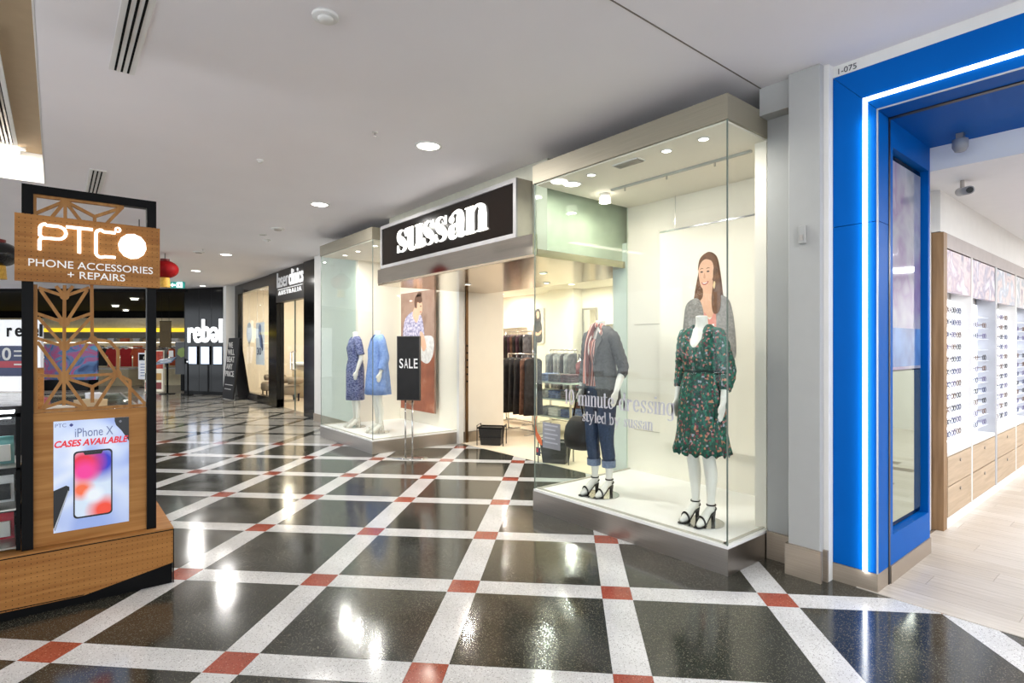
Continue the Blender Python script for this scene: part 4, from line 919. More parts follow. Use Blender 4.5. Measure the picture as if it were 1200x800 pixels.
# baskets by the entrance
def basket(x, y, lbl, rz):
    t = thing('shopping_basket', lbl, 'basket', (x, y, .004), rz, group='black baskets at the entrance')
    obj('tub', MB().loft([[(-.15, -.10, 0), (.15, -.10, 0), (.15, .10, 0), (-.15, .10, 0)], [(-.18, -.13, .26), (.18, -.13, .26), (.18, .13, .26), (-.18, .13, .26)]]), mat('black woven plastic', (30, 28, 27), .5, var=.3, vscale=60), t, world=False, bevel=.008)
    obj('rim', MB().box(-.19, .19, -.14, -.125, .255, .275).box(-.19, .19, .125, .14, .255, .275).box(-.19, -.175, -.125, .125, .255, .275).box(.175, .19, -.125, .125, .255, .275), M_BLACK, t, world=False)
    for s in (-1, 1): obj('side_wire', MB().tube([(s * .2, -.12, 0), (s * .2, -.12, .3), (s * .2, .12, .3), (s * .2, .12, 0)], .007), M_BLACK, t, world=False)
    obj('band', MB().box(-.172, .172, -.124, -.115, .12, .135), M_CHAR, t, world=False)
basket(-6.75, 5.12, 'black shopping basket beside the cream entrance wall', radians(40))
basket(-5.2, 4.98, 'black shopping basket seen low through the large display window', radians(30))
# intercom on the pier
ic = thing('wall_switch', 'small white intercom box on the pale pier', 'switch', (-1.60, 3.74, 2.2))
obj('case', B(-1.625, -1.582, 3.722, 3.745, 2.16, 2.275), M_PIER, ic, bevel=.004); obj('button', B(-1.615, -1.595, 3.716, 3.722, 2.18, 2.215), M_STEEL, ic)

# ================================================================== FASHION SHOP STOCK
def garment_mesh(name, m, L, wd=.42, seed=0):
    rnd = random.Random(seed); rings = []
    for z, a, b_ in ((0, .03, .012), (-.02, wd * .32, .022), (-.06, wd * .46, .03), (-.3, wd * .44, .035), (-.6 * L, wd * .47, .04), (-L, wd * .5, .045)):
        rings.append([((b_ + .008 * sin(5 * q + seed)) * cos(q), a * sin(q), z) for q in [2 * pi * j / 16 for j in range(16)]])
    return mesh_of(name, MB().loft(rings), m, True)
GM = []
for i, (nm, c1, c2) in enumerate([('plum', (60, 34, 50), (92, 58, 76)), ('black', (24, 22, 25), (46, 42, 46)), ('charcoal', (66, 64, 68), (100, 98, 102)), ('grey', (140, 140, 142), (176, 176, 178)), ('brown', (94, 62, 50), (134, 96, 78)), ('white', (220, 216, 210), (240, 238, 232)), ('wine', (110, 46, 56), (150, 84, 88)), ('blue', (60, 80, 130), (104, 126, 170))]):
    GM.append((nm, printed('garment ' + nm, [(.35, lin(c1)), (.65, lin(c2))], 14, detail=3)))
_gc = {}
ORD = ('first', 'second', 'third', 'fourth', 'fifth', 'sixth', 'seventh', 'eighth', 'ninth', 'tenth')
hook_me = mesh_of('hanger', MB().tube([(0, 0, -.005), (0, 0, .03), (0, .02, .05), (0, .0, .068), (0, -.018, .055)], .0035, 6).tube([(0, -.17, -.03), (0, 0, .0), (0, .17, -.03)], .005, 6), M_CHROME)
def hang(x, y, z, rz, ci, L, lbl, grp):
    key = (ci, round(L, 1))
    if key not in _gc: _gc[key] = garment_mesh('cloth', GM[ci][1], L, seed=ci)
    t = thing('hanging_garment', lbl, 'garment', (x, y, z), rz, group=grp)
    o = bpy.data.objects.new('cloth', _gc[key]); COL.objects.link(o); o.parent = t; o.location = (0, 0, -.06)
    o = bpy.data.objects.new('hanger', hook_me); COL.objects.link(o); o.parent = t; o.location = (0, 0, -.062)
def rack(x0, x1, y, z, lbl, cols, L, grp, gl):
    t = thing('garment_rack', lbl, 'clothes rack', ((x0 + x1) / 2, y, 0.004), group='chrome garment racks')
    obj('rail', MB().cyl((x0, y, z), (x1, y, z), .013), M_CHROME, t, True)
    for x in (x0, x1):
        obj('upright', MB().cyl((x, y, .02), (x, y, z), .013), M_CHROME, t, True); obj('foot', MB().box(x - .02, x + .02, y - .26, y + .26, .004, .03), M_CHROME, t, bevel=.004)
    obj('bottom_bar', MB().cyl((x0, y, .05), (x1, y, .05), .01), M_CHROME, t, True)
    n = len(cols)
    for i, c in enumerate(cols):
        hang(x0 + .08 + (x1 - x0 - .16) * i / max(1, n - 1), y, z, random.uniform(-.15, .15), c, L + random.uniform(-.04, .04), GM[c][0] + gl + ', ' + ORD[i] + ' from left', grp)
rack(-8.75, -7.95, 7.0, 1.78, 'tall chrome rack of dark garments just inside the entrance', [0, 1, 0, 4, 1, 0, 1, 2], 1.4, 'garments on the tall rack', ' garment on the tall rack inside the entrance')
rack(-7.75, -7.0, 6.25, 1.36, 'low chrome rack nearest the entrance wall', [1, 1, 1, 4, 1], .95, 'garments on the low rack', ' garment on the low rack nearest the entrance')
rack(-8.1, -7.35, 7.6, 1.42, 'chrome rack of grey garments in the middle of the shop', [3, 2, 3, 3, 1, 3, 2], .8, 'garments on the grey rack', ' garment on the middle rack of the fashion shop')
rack(-6.9, -6.35, 7.2, 1.30, 'chrome rack of pale and wine garments behind the blazer mannequin', [6, 5, 4, 6, 5], .9, 'garments on the pale rack', ' garment on the rack behind the blazer mannequin')
tb = thing('display_table', 'tiered shop table with stacks of folded clothes', 'table', (-6.92, 6.72, .004))
for z in (.28, .58, .86): obj('shelf', B(-7.40, -6.44, 6.5, 6.95, z, z + .025), mat('table glass shelf', (196, 210, 206), .2), tb)
for x in (-7.38, -6.46):
    for y in (6.52, 6.93): obj('leg', B(x - .015, x + .015, y - .015, y + .015, .004, .86), M_CHROME, tb)
for zi, z in enumerate((.308, .608, .888)):
    for k in range(3):
        for j in range(3):
            ci = [3, 5, 7, 2, 0][(k + zi) % 5]; x = -7.22 + k * .30
            tag(obj('folded_garment', MB().box(x - .12, x + .12, 6.55, 6.88, z + j * .045, z + j * .045 + .042), GM[ci][1], bevel=.012), GM[ci][0] + ' folded garment on the tiered table, %s shelf, %s pile, %s' % (('lower', 'middle', 'upper')[zi], ORD[k], ('bottom', 'middle', 'top')[j]), 'garment', 'folded garments on the table')
ip = thing('poster', 'small framed photo of a dark haired woman on the shop back wall', 'poster', (-10.2, 9.18, 1.56))
obj('panel', B(-10.42, -10.0, 9.17, 9.195, 1.56, 2.42), mat('print pale', (220, 212, 206), .6), ip)
for nm, p, m, ly in (('hair_shape', [(.3, .95), (.6, .97), (.75, .8), (.7, .6), (.25, .6), (.22, .8)], c_dark, 1), ('face_shape', [(.38, .9), (.58, .9), (.6, .76), (.48, .7), (.37, .77)], c_skin, 2), ('top_shape', [(.2, .6), (.75, .6), (.85, .3), (.8, .05), (.2, .05), (.1, .3)], mat('print black top', (52, 46, 46), .6), 1), ('arm_shape', [(.2, .35), (.5, .3), (.8, .38), (.75, .28), (.5, .22), (.25, .25)], c_skin, 2)):
    flat(ip, nm, p, m, -10.42, 9.17, 1.56, .42, .86, ly)
mr = thing('mirror', 'tall framed fitting mirror on the back wall of the shop', 'mirror', (-8.5, 9.18, .1))
obj('glass', B(-8.68, -8.32, 9.175, 9.185, .12, 2.3), mat('mirror silver', (235, 235, 232), .02, 1.0, var=0), mr); obj('frame', MB().box(-8.72, -8.68, 9.165, 9.195, .1, 2.34).box(-8.32, -8.28, 9.165, 9.195, .1, 2.34).box(-8.68, -8.32, 9.165, 9.195, 2.3, 2.34).box(-8.68, -8.32, 9.165, 9.195, .1, .12), M_STEEL, mr)
for nm, x0, x1, cols in (('left', -11.75, -10.65, [2, 1, 3, 0, 1, 4]), ('right', -8.1, -6.2, [3, 5, 2, 6, 1, 3, 7, 5, 2, 1]), ('far right', -5.8, -4.0, [1, 2, 0, 6, 2, 3, 1])):
    t = thing('wall_rail', 'chrome wall rail on the back wall, ' + nm + ' bay', 'rail', ((x0 + x1) / 2, 9.0, 1.75), group='wall rails')
    obj('rail', MB().cyl((x0, 8.95, 1.75), (x1, 8.95, 1.75), .012), M_CHROME, t, True)
    for x in (x0 + .05, x1 - .05): obj('bracket', MB().cyl((x, 8.95, 1.75), (x, 9.2, 1.75), .01), M_CHROME, t)
    obj('shelf', B(x0, x1, 8.85, 9.2, 1.95, 1.975), M_PLAT, t)
    for i, c in enumerate(cols): hang(x0 + .12 + i * (x1 - x0 - .24) / (len(cols) - 1), 8.95, 1.75, 0, c, .9, GM[c][0] + ' garment on the back wall rail, ' + nm + ' bay, ' + ORD[i] + ' from left', 'garments on the ' + nm + ' wall rail')

# ================================================================== PHONE KIOSK
ki = thing('kiosk', 'oak and black phone accessory kiosk with a lattice screen and lit sign', 'kiosk', (-4.6, .1, 0))
KX = -4.17
obj('base_panel', MB().yz([(-.95, .34), (.575, .34), (.575, .128), (.124, .044), (-.95, .058)], -4.125, -4.10), M_KPEG, ki, label='drilled oak base panel with a slanted lower edge')
obj('base_core', MB().box(-6.6, -4.125, -.95, .572, .0, .338), M_BLACK, ki)
obj('plinth', MB().yz([(-.95, .0), (.57, .0), (.57, .128), (.124, .044), (-.95, .058)], -4.124, -4.104), M_BLACK, ki)
obj('panel_groove', MB().yz([(-.95, .075), (.124, .046), (.124, .051), (-.95, .081)], -4.10, -4.0985), M_BLACK, ki)
obj('base_top', B(-6.6, -4.098, -.95, .577, .338, .35), M_KTIM, ki)
obj('edge_line', MB().box(-4.099, -4.0965, -.95, .578, .334, .340).box(-4.12, -4.097, .574, .579, .0, .34), M_BLACK, ki)
for y0, y1 in ((-.15, -.10), (.44, .49)): obj('post', B(-4.21, -4.15, y0, y1, .35, 2.41), M_BLACK, ki)
obj('top_rail', B(-4.209, -4.151, -.10, .44, 2.362, 2.41), M_BLACK, ki)
lp_ = obj('lower_panel', B(-4.195, -4.17, -.10, .44, .352, 1.115), M_KTIM, ki)
lat = [(-0.091, 1.845, -0.091, 1.127), (0.038, 1.85, 0.035, 1.157), (0.165, 1.862, 0.167, 1.541), (0.038, 1.789, -0.075, 1.831), (0.038, 1.789, 0.15, 1.846), (0.038, 1.789, 0.001, 1.843), (0.038, 1.789, 0.075, 1.848), (0.038, 1.635, -0.086, 1.685), (0.038, 1.635, 0.163, 1.694), (-0.067, 1.817, 0.032, 1.639), (0.142, 1.83, 0.047, 1.64), (0.038, 1.495, -0.086, 1.544), (0.038, 1.495, -0.078, 1.661), (0.035, 1.495, 0.16, 1.668), (0.038, 1.495, 0.171, 1.536), (0.035, 1.316, -0.081, 1.52), (0.035, 1.316, 0.144, 1.51), (0.035, 1.321, -0.088, 1.332), (0.035, 1.321, 0.288, 1.328), (0.035, 1.316, -0.056, 1.144), (0.035, 1.316, 0.138, 1.13), (0.035, 1.316, 0.168, 1.255), (0.171, 1.541, 0.254, 1.526), (0.254, 1.526, 0.294, 1.474), (0.294, 1.474, 0.292, 1.328), (0.171, 1.541, 0.279, 1.344), (0.288, 1.328, 0.168, 1.255), (0.288, 1.328, 0.183, 1.132), (0.288, 1.328, 0.431, 1.139), (0.288, 1.328, 0.354, 1.284), (0.168, 1.255, 0.168, 1.164), (0.354, 1.284, 0.354, 1.113), (0.035, 1.177, -0.056, 1.144), (0.035, 1.177, 0.134, 1.13), (-0.091, 1.127, 0.432, 1.127),
       (0.041, 2.345, -0.089, 2.255), (0.041, 2.345, -0.028, 2.227), (0.041, 2.345, 0.041, 2.222), (0.041, 2.345, 0.121, 2.226), (0.041, 2.345, 0.179, 2.275), (0.179, 2.275, 0.315, 2.35), (0.315, 2.35, 0.231, 2.233), (0.179, 2.275, 0.179, 2.226), (-0.095, 2.36, -0.095, 2.203), (-0.095, 2.355, 0.318, 2.355)]
sc_ = obj('lattice_screen', MB().lathe((0, 0, 0), [(.0001, 0), (.0001, .0001)], 3).mapped(lambda x, y, z: (-4.18, y * .1 + .038, z + 1.6)), M_KLAT, ki)
hub = MB()
for y, z, r in ((.038, 1.789, .022), (.038, 1.635, .026), (.038, 1.495, .026), (.035, 1.318, .030), (.288, 1.330, .024), (.171, 1.538, .022), (.041, 2.34, .024)): hub.cyl((-4.188, y, z), (-4.166, y, z), r, n=12)
for y, z, r in ((.038, 1.789, .022), (.038, 1.635, .026), (.038, 1.495, .026), (.035, 1.318, .030), (.288, 1.330, .024), (.171, 1.538, .022), (.041, 2.34, .024)):
    obj('lattice_hub', MB().cyl((-4.188, y, z), (-4.1665, y, z), r, n=12), M_KLAT, ki)
bpy.data.objects.remove(sc_)
for bi, (y0, z0, y1, z1) in enumerate(lat):
    d = Vector((y1 - y0, z1 - z0)); L_ = d.length; d /= L_; nn = Vector((-d.y, d.x)) * .0085; p0 = Vector((y0, z0)) - d * .004; p1 = Vector((y1, z1)) + d * .004
    obj('lattice_bar', MB().yz([tuple(p0 + nn), tuple(p0 - nn), tuple(p1 - nn), tuple(p1 + nn)], -4.187 - bi * .0001, -4.172 + bi * .0001), M_KLAT, ki)
# lit sign
SGX = -4.115; sy0, sy1, sz0, sz1 = -.178, .505, 1.862, 2.236
sp_ = obj('sign_panel', B(-4.15, SGX, sy0, sy1, sz0, sz1), M_KPEG, ki, label='drilled oak sign panel with glowing white letters')
def K(a, b): return (SGX + .008, sy0 + a * (sy1 - sy0), sz0 + b * (sz1 - sz0))
def neon(name, pts, r=.0085, close=False, n=8): obj(name, MB().tube([K(*p) for p in pts], r, 8, close), M_NEON, sp_, True)
W_, H_ = sy1 - sy0, sz1 - sz0
def arc(cx, cy, r, a0, a1, n=8): return [(cx + r * cos(radians(a0 + (a1 - a0) * k / n)), cy + r * W_ / H_ * sin(radians(a0 + (a1 - a0) * k / n))) for k in range(n + 1)]
neon('letter', [(.155, .47), (.155, .62)] + arc(.19, .66, .022, 180, 100, 3)[:1] + [(.17, .655), (.20, .66), (.27, .66)] + arc(.272, .757, .053, -85, 85) + [(.20, .853)] + arc(.197, .80, .04, 100, 180, 5) + [(.156, .70), (.175, .655)])
neon('letter', [(.325, .862), (.505, .862)]); neon('letter', [(.413, .858), (.413, .47)])
neon('letter', [(.665, .845), (.58, .845)] + arc(.565, .80, .038, 90, 180, 5) + arc(.565, .505, .038, 180, 270, 5) + [(.59, .452), (.665, .452)])
neon('degree_ring', arc(.682, .90, .018, 0, 340, 11), .005, True)
blob = [(.789 + .105 * cos(radians(22.5 + 30 * k)), .655 + .205 * sin(radians(22.5 + 30 * k))) for k in range(12)]
obj('emblem', MB().yz([(K(a, b)[1], K(a, b)[2]) for a, b in blob], SGX, SGX + .014), M_NEON, sp_)
m_kt = mat('silver lettering', (222, 220, 216), .4, emit=.25)
for txt, a0, a1, b0, hh in (('PHONE ACCESSORIES', .085, .945, .225, .042), ('+ REPAIRS', .335, .735, .075, .042)):
    g = fit(text_mb(txt, 1, .004, .005), (a1 - a0) * W_, hh); obj('text_line', to_yz(g, SGX + .003, K(a0, 0)[1], K(0, b0)[2]), m_kt, sp_, kind='stuff')
# lightbox poster
sx_ = -4.17; ly0, ly1, lz0, lz1 = -.012, .348, .418, 1.062; LWd, LHt = ly1 - ly0, lz1 - lz0
def grad(name, stops, sc, emit, dist=1.2):
    return printed(name, stops, sc, .3, dist=dist, detail=1, emit=emit)
lbx = obj('poster_lightbox', B(sx_, sx_ + .006, ly0, ly1, lz0, lz1), grad('poster sky print', [(.3, lin((150, 172, 226))), (.55, lin((205, 218, 244))), (.75, lin((236, 240, 250)))], 3.0, .18), ki, label='backlit phone case poster')
def lbp(name, pts, m, ly, smooth=False):
    q = smooth_poly(pts, 4) if smooth else pts
    obj(name, MB().yz([(ly0 + a * LWd, lz0 + b * LHt) for a, b in q], sx_ + .006 + ly * .0008, sx_ + .0066 + ly * .0008), m, lbx)
m_ph = mat('print phone black', (14, 14, 20), .3)
def rr(x0, x1, y0, y1, r):
    ry = r * LWd / LHt; o = []
    for cx, cy, a in ((x1 - r, y1 - ry, 0), (x0 + r, y1 - ry, 90), (x0 + r, y0 + ry, 180), (x1 - r, y0 + ry, 270)):
        o += [(cx + r * cos(radians(a + 22.5 * k)), cy + ry * sin(radians(a + 22.5 * k))) for k in range(5)]
    return o
lbp('phone_body', rr(.25, .77, .10, .715, .06), m_ph, 1)
m_scr, nt, bb = _new('phone screen print')
co = coords(nt); sx2 = N(nt, 'ShaderNodeSeparateXYZ'); nt.links.new(co, sx2.inputs[0])
def blobcol(cur, cy, cz, rad, col):
    # soft disc of colour in the poster's own plane (object space)
    vd = N(nt, 'ShaderNodeVectorMath', operation='DISTANCE'); nt.links.new(co, vd.inputs[0]); vd.inputs[1].default_value = (sx_ + .007 + 4.6, ly0 + cy * LWd - .1, lz0 + cz * LHt)
    mr_ = N(nt, 'ShaderNodeMapRange'); nt.links.new(vd.outputs['Value'], mr_.inputs[0]); mr_.inputs[1].default_value = rad * .35; mr_.inputs[2].default_value = rad; mr_.inputs[3].default_value = 1; mr_.inputs[4].default_value = 0
    mx = N(nt, 'ShaderNodeMix', data_type='RGBA'); nt.links.new(mr_.outputs[0], mx.inputs[0])
    if isinstance(cur, tuple): mx.inputs[6].default_value = cur
    else: nt.links.new(cur, mx.inputs[6])
    mx.inputs[7].default_value = lin(col); return mx.outputs[2]
cur = lin((206, 220, 236))
for cy, cz, rad, col in ((.62, .60, .13, (40, 50, 190)), (.38, .60, .12, (226, 40, 70)), (.40, .52, .085, (236, 60, 150)), (.36, .36, .07, (240, 110, 70)), (.66, .15, .10, (236, 80, 60)), (.52, .30, .06, (230, 236, 244))): cur = blobcol(cur, cy, cz, rad, col)
nt.links.new(cur, bb.inputs['Base Color']); nt.links.new(cur, bb.inputs['Emission Color']); bb.inputs['Emission Strength'].default_value = .2; bb.inputs['Roughness'].default_value = .3
lbp('phone_screen', rr(.27, .75, .115, .70, .05), m_scr, 2)
lbp('notch', [(.38, .70), (.64, .70), (.62, .675), (.40, .675)], m_ph, 3)
lbp('phone_corner', [(.80, 1), (1, 1), (1, .77), (.90, .87), (.82, .93), (.80, .97)], m_ph, 1); lbp('lens', [(.86, .965), (.885, .975), (.9, .96), (.875, .95)], mat('lens grey', (120, 120, 130), .3), 2, True)
lbp('phone_edge', [(0, .38), (.16, .415), (.20, .40), (.20, .37), (.02, .02), (0, .05)], m_ph, 1); lbp('phone_trim', [(.185, .37), (.195, .36), (.02, .03), (.005, .04)], mat('print silver', (190, 196, 210), .3), 2)
m_red = mat('print red', (206, 30, 44), .4, emit=.3); m_gr = mat('print grey', (110, 124, 160), .4, emit=.2)
for txt, a0, a1, b0, hh, mm, shr, off in (('PTC', .02, .16, .945, .022, m_gr, 0, 0), ('iPhone X', .27, .78, .845, .052, m_gr, 0, 0), ('CASES AVAILABLE', .01, .99, .762, .04, m_red, .25, .03)):
    g = fit(text_mb(txt, 1, .001, off, shear=shr), (a1 - a0) * LWd, hh); obj('text_line', to_yz(g, sx_ + .0085, ly0 + a0 * LWd, lz0 + b0 * LHt), mm, lbx, kind='stuff')
lbp('logo_dot', [(.20, .96), (.225, .975), (.25, .96), (.225, .945)], mat('logo blue', (60, 70, 150), .4), 2, True)
# showcase behind and beside the screen
obj('showcase_body', B(-6.5, -4.30, -.13, .46, .35, .72), M_KTIM, ki)
obj('showcase_glass', MB().box(-6.5, -4.30, .45, .458, .72, 1.04).box(-6.5, -4.30, -.13, -.122, .72, 1.04).box(-6.5, -6.492, -.12, .45, .72, 1.04).box(-4.308, -4.30, -.12, .45, .72, 1.04), M_GLASS, ki)
obj('showcase_top', B(-6.52, -4.28, -.14, .48, 1.04, 1.052), M_GLASSG, ki)
obj('showcase_edge', MB().box(-6.52, -4.28, .468, .482, 1.036, 1.054).box(-6.52, -6.506, -.14, .468, 1.036, 1.054), M_STEEL, ki)
obj('oak_block', B(-4.7, -4.5, -.125, -.06, 1.052, 1.36), M_KPEG, ki)
cs_ = obj('display_case', MB().box(-4.72, -4.70, -.93, -.16, .35, 1.12), M_BLACK, ki, label='black framed accessory case at the edge of the kiosk')
obj('case_frame', MB().box(-4.21, -4.19, -.175, -.155, .35, 1.12).box(-4.21, -4.19, -.93, -.155, 1.10, 1.12).box(-4.21, -4.19, -.93, -.155, .80, .815), M_BLACK, cs_)
for z in (.36, .575, .80): obj('case_shelf', B(-4.70, -4.20, -.93, -.16, z, z + .01), M_STEEL, cs_)
obj('case_pane', B(-4.192, -4.188, -.93, -.176, .36, 1.10), M_GLASS, cs_)
pk = [('red', (190, 40, 60)), ('white', (232, 232, 234)), ('teal', (90, 150, 150)), ('pink', (214, 110, 130)), ('navy', (40, 46, 84)), ('orange', (222, 120, 60))]
i_ = 0
for zi, z in enumerate((.371, .586, .811)):
    for k in range(6):
        y = -.235 - k * .11; nm, c = pk[(k * 2 + zi) % 6]; i_ += 1
        t = thing('accessory_pack', nm + ' accessory pack on the ' + ('bottom', 'middle', 'top')[zi] + ' shelf of the kiosk case', 'package', (-4.34, y, z), group='accessory packs')
        t['label'] += ', %s from the post' % ('first', 'second', 'third', 'fourth', 'fifth', 'sixth')[k]
        obj('card', MB().add([(-.06, -.045, 0), (-.06, .045, 0), (.02, .045, .17), (.02, -.045, .17), (-.066, -.045, 0), (-.066, .045, 0), (.014, .045, .17), (.014, -.045, .17)], [(0, 1, 2, 3), (7, 6, 5, 4), (0, 4, 5, 1), (1, 5, 6, 2), (2, 6, 7, 3), (3, 7, 4, 0)]), mat('pack ' + nm, c, .4), t, world=False)
        obj('blister', MB().add([(-.045, -.03, .02), (-.045, .03, .02), (.005, .03, .12), (.005, -.03, .12), (-.03, -.028, .02), (-.03, .028, .02), (.018, .028, .12), (.018, -.028, .12)], [(0, 1, 2, 3), (7, 6, 5, 4), (0, 4, 5, 1), (1, 5, 6, 2), (2, 6, 7, 3), (3, 7, 4, 0)]), M_WHITE if nm != 'white' else M_CHAR, t, world=False)
cl2 = obj('case_light', B(-4.69, -4.25, -.9, -.2, 1.088, 1.098), glow('case led', (245, 248, 255), 5), cs_)
lamp_light('case light', cl2, (-4.45, -.5, 1.08), 6, (.95, .97, 1), .4)
for x, y, z, rz, c, lb_ in ((-4.75, .02, 1.052, .3, (240, 238, 232), 'white phone box leaning behind the lattice screen'), (-5.2, .2, 1.052, .8, (206, 180, 140), 'tan phone box on the kiosk counter'), (-5.6, -.1, 1.052, .2, (180, 90, 110), 'pink phone box on the kiosk counter'), (-5.9, .25, 1.052, .1, (230, 230, 236), 'white flat box at the far end of the kiosk counter')):
    t = thing('phone_box', lb_, 'box', (x, y, z), rz, group='boxes on the kiosk counter')
    obj('carton', B(-.09, .09, -.05, .05, 0, .045), mat('carton %d' % c[1], c, .5), t, world=False, bevel=.003); obj('lid', B(-.092, .092, -.052, .052, .03, .05), mat('carton %d' % c[1], c, .5), t, world=False, bevel=.003)

# ================================================================== OPTICAL SHOP
sc2 = thing('digital_screen', 'tall dark digital screen set in the blue portal side wall', 'screen', (-1.25, 4.49, .33))
obj('bezel', MB().box(-1.298, -1.262, 4.118, 4.858, .31, 2.755), M_BLACKG, sc2)
obj('mirror_glass', B(-1.262, -1.256, 4.15, 4.845, .34, 1.33), mat('dark mirror glass', (150, 160, 140), .03, .85, var=.02), sc2)
obj('display', B(-1.262, -1.256, 4.15, 4.845, 1.34, 2.72), printed('screen picture', [(.25, lin((96, 108, 128))), (.45, lin((150, 152, 164))), (.60, lin((128, 112, 146))), (.75, lin((170, 174, 184)))], 2.2, .05, dist=.3, detail=3, emit=.05), sc2)
obj('lower_picture', B(-1.256, -1.2545, 4.16, 4.84, 1.36, 1.62), printed('screen blue picture', [(.35, lin((60, 90, 140))), (.65, lin((90, 130, 184)))], 4, .08, emit=.1), sc2)
cb = thing('eyewear_cabinet', 'walnut framed eyewear display cabinet with backlit shelves and drawers', 'cabinet', (-1.45, 7.6, 0))
CX = -1.28; Y0, Y1 = 5.54, 9.5
obj('end_panel', B(-1.66, CX, Y0, Y0 + .10, 0, 2.42), M_CABT, cb); obj('end_panel', B(-1.66, CX, Y1, Y1 + .1, 0, 2.42), M_CABT, cb)
obj('head_panel', B(-1.66, CX, Y0 + .10, Y1, 2.30, 2.42), mat('taupe laminate', (160, 150, 146), .5), cb)
obj('back_panel', B(-1.66, -1.44, Y0 + .1, Y1, 0, 2.30), M_WHITE, cb)
obj('plinth', B(-1.44, CX - .002, Y0 + .1, Y1, 0, .085), M_PLAT, cb)
cols_ = [(5.66, 6.42), (6.46, 7.38), (7.48, 8.40), (8.44, 9.42)]
m_light = glow('backlit shelf panel', (248, 250, 255), 1.1)
m_shelf = mat('acrylic shelf', (226, 230, 238), .2)
phs = [printed('cabinet photo %d' % i, [(.25, lin(a)), (.42, lin(b)), (.55, lin(c)), (.72, lin(d))], 5.5, .4, dist=.8, detail=3) for i, (a, b, c, d) in enumerate([((90, 92, 120), (196, 176, 176), (150, 130, 150), (222, 214, 216)), ((104, 92, 120), (210, 190, 190), (138, 130, 156), (228, 222, 228)), ((84, 96, 124), (206, 186, 182), (150, 160, 176), (226, 226, 230)), ((110, 100, 120), (210, 196, 190), (140, 150, 160), (226, 220, 222))])]
for ci, (a, b) in enumerate(cols_):
    obj('lightbox', B(-1.44, -1.425, a, b, .62, 1.92), m_light, cb)
    obj('photo_panel', B(-1.32, CX - .004, a, b, 1.95, 2.29), phs[ci], cb, label='printed portrait header panel')
    obj('stile', B(-1.43, CX + .002, b, b + .04 if ci % 2 == 0 else b + .08, .085, 2.30), M_WHITE if ci % 2 == 0 else mat('stile grey', (170, 172, 178), .4), cb)
    for k in range(11): obj('shelf', B(-1.425, -1.33, a + .02, b - .02, .70 + k * .108, .704 + k * .108), m_shelf, cb)
    obj('sill', B(-1.44, CX - .002, a, b, .59, .62), M_WHITE, cb)
    for k, (z0, z1) in enumerate(((.09, .335), (.345, .58))):
        dw = obj('drawer', B(-1.43, CX, a + .004, b - .004, z0, z1), M_CABD, cb, bevel=.002)
        obj('lock', MB().cyl((CX, (a + b) / 2, z1 - .06), (CX + .008, (a + b) / 2, z1 - .06), .014, n=10), M_STEEL, dw)
# spectacles, one shape shared by all
def specs_mesh(m):
    b = MB()
    for s in (-1, 1):
        b.tube([(0, s * .033 + .027 * cos(q), .024 + .021 * sin(q)) for q in [2 * pi * j / 10 for j in range(10)]], .0032, 5, close=True)
        b.tube([(0, s * .062, .03), (-.03, s * .066, .03), (-.085, s * .06, .018)], .0026, 4)
    b.tube([(0, -.008, .03), (.003, 0, .033), (0, .008, .03)], .003, 4)
    return mesh_of('spectacles', b, m, True)
spm = [(nm, specs_mesh(mat('frame ' + nm, c, .3))) for nm, c in (('black', (24, 24, 30)), ('dark blue', (44, 54, 92)), ('purple', (92, 84, 120)), ('tortoiseshell', (96, 66, 44)))]
for ci, (a, b) in enumerate(cols_[:4]):
    for k in range(11):
        if ci in (1, 3) and k in (10, 7): continue
        for j in range(4):
            if ci in (1, 3) and j == 3: continue
            nm, me = spm[(k * 3 + j + ci) % 4 if ci in (0, 2) else (k + j) % 4]
            o = bpy.data.objects.new('spectacles', me); COL.objects.link(o); o.location = (-1.345, a + .12 + j * ((b - a - .24) / (3 if ci in (0, 2) else 2)), .708 + k * .108 - .001); o.scale = (1, 1.15, 1.15)
            rn = ('bottom', 'second', 'third', 'fourth', 'fifth', 'sixth', 'seventh', 'eighth', 'ninth', 'tenth', 'top')[k]; cn = ('nearest', 'second', 'third', 'farthest')[ci]
            jn_ = ('left end', 'left of centre', 'right of centre', 'right end')[j] if ci in (0, 2) else ('left end', 'centre', 'right end')[j]
            tag(o, '%s framed spectacles, %s shelf, %s bay, %s' % (nm, rn, cn, jn_), 'spectacles', 'spectacles on the cabinet shelves')
# cameras
c1 = thing('security_camera', 'grey sensor hanging from the blue portal ceiling', 'camera', (-1.0, 4.75, ZB0))
obj('mount', B(-1.02, -.98, 4.70, 4.76, ZB0 - .04, ZB0), M_STEEL, c1); obj('housing', MB().lathe((-1.0, 4.72, ZB0 - .12), [(.03, 0), (.045, .03), (.045, .08)], 16), mat('grey plastic', (150, 152, 158), .4), c1, True)
c2 = thing('security_camera', 'small white security camera under the optical shop ceiling', 'camera', (-1.12, 5.35, 2.76))
obj('mount', MB().cyl((-1.12, 5.35, 2.76), (-1.12, 5.35, 2.68), .014), M_STEEL, c2); obj('housing', MB().cyl((-1.15, 5.42, 2.69), (-1.05, 5.22, 2.65), .032, .03, 14), mat('grey plastic', (150, 152, 158), .4), c2, True)
obj('lens', MB().cyl((-1.05, 5.22, 2.65), (-1.048, 5.216, 2.649), .022), M_BLACKG, c2)

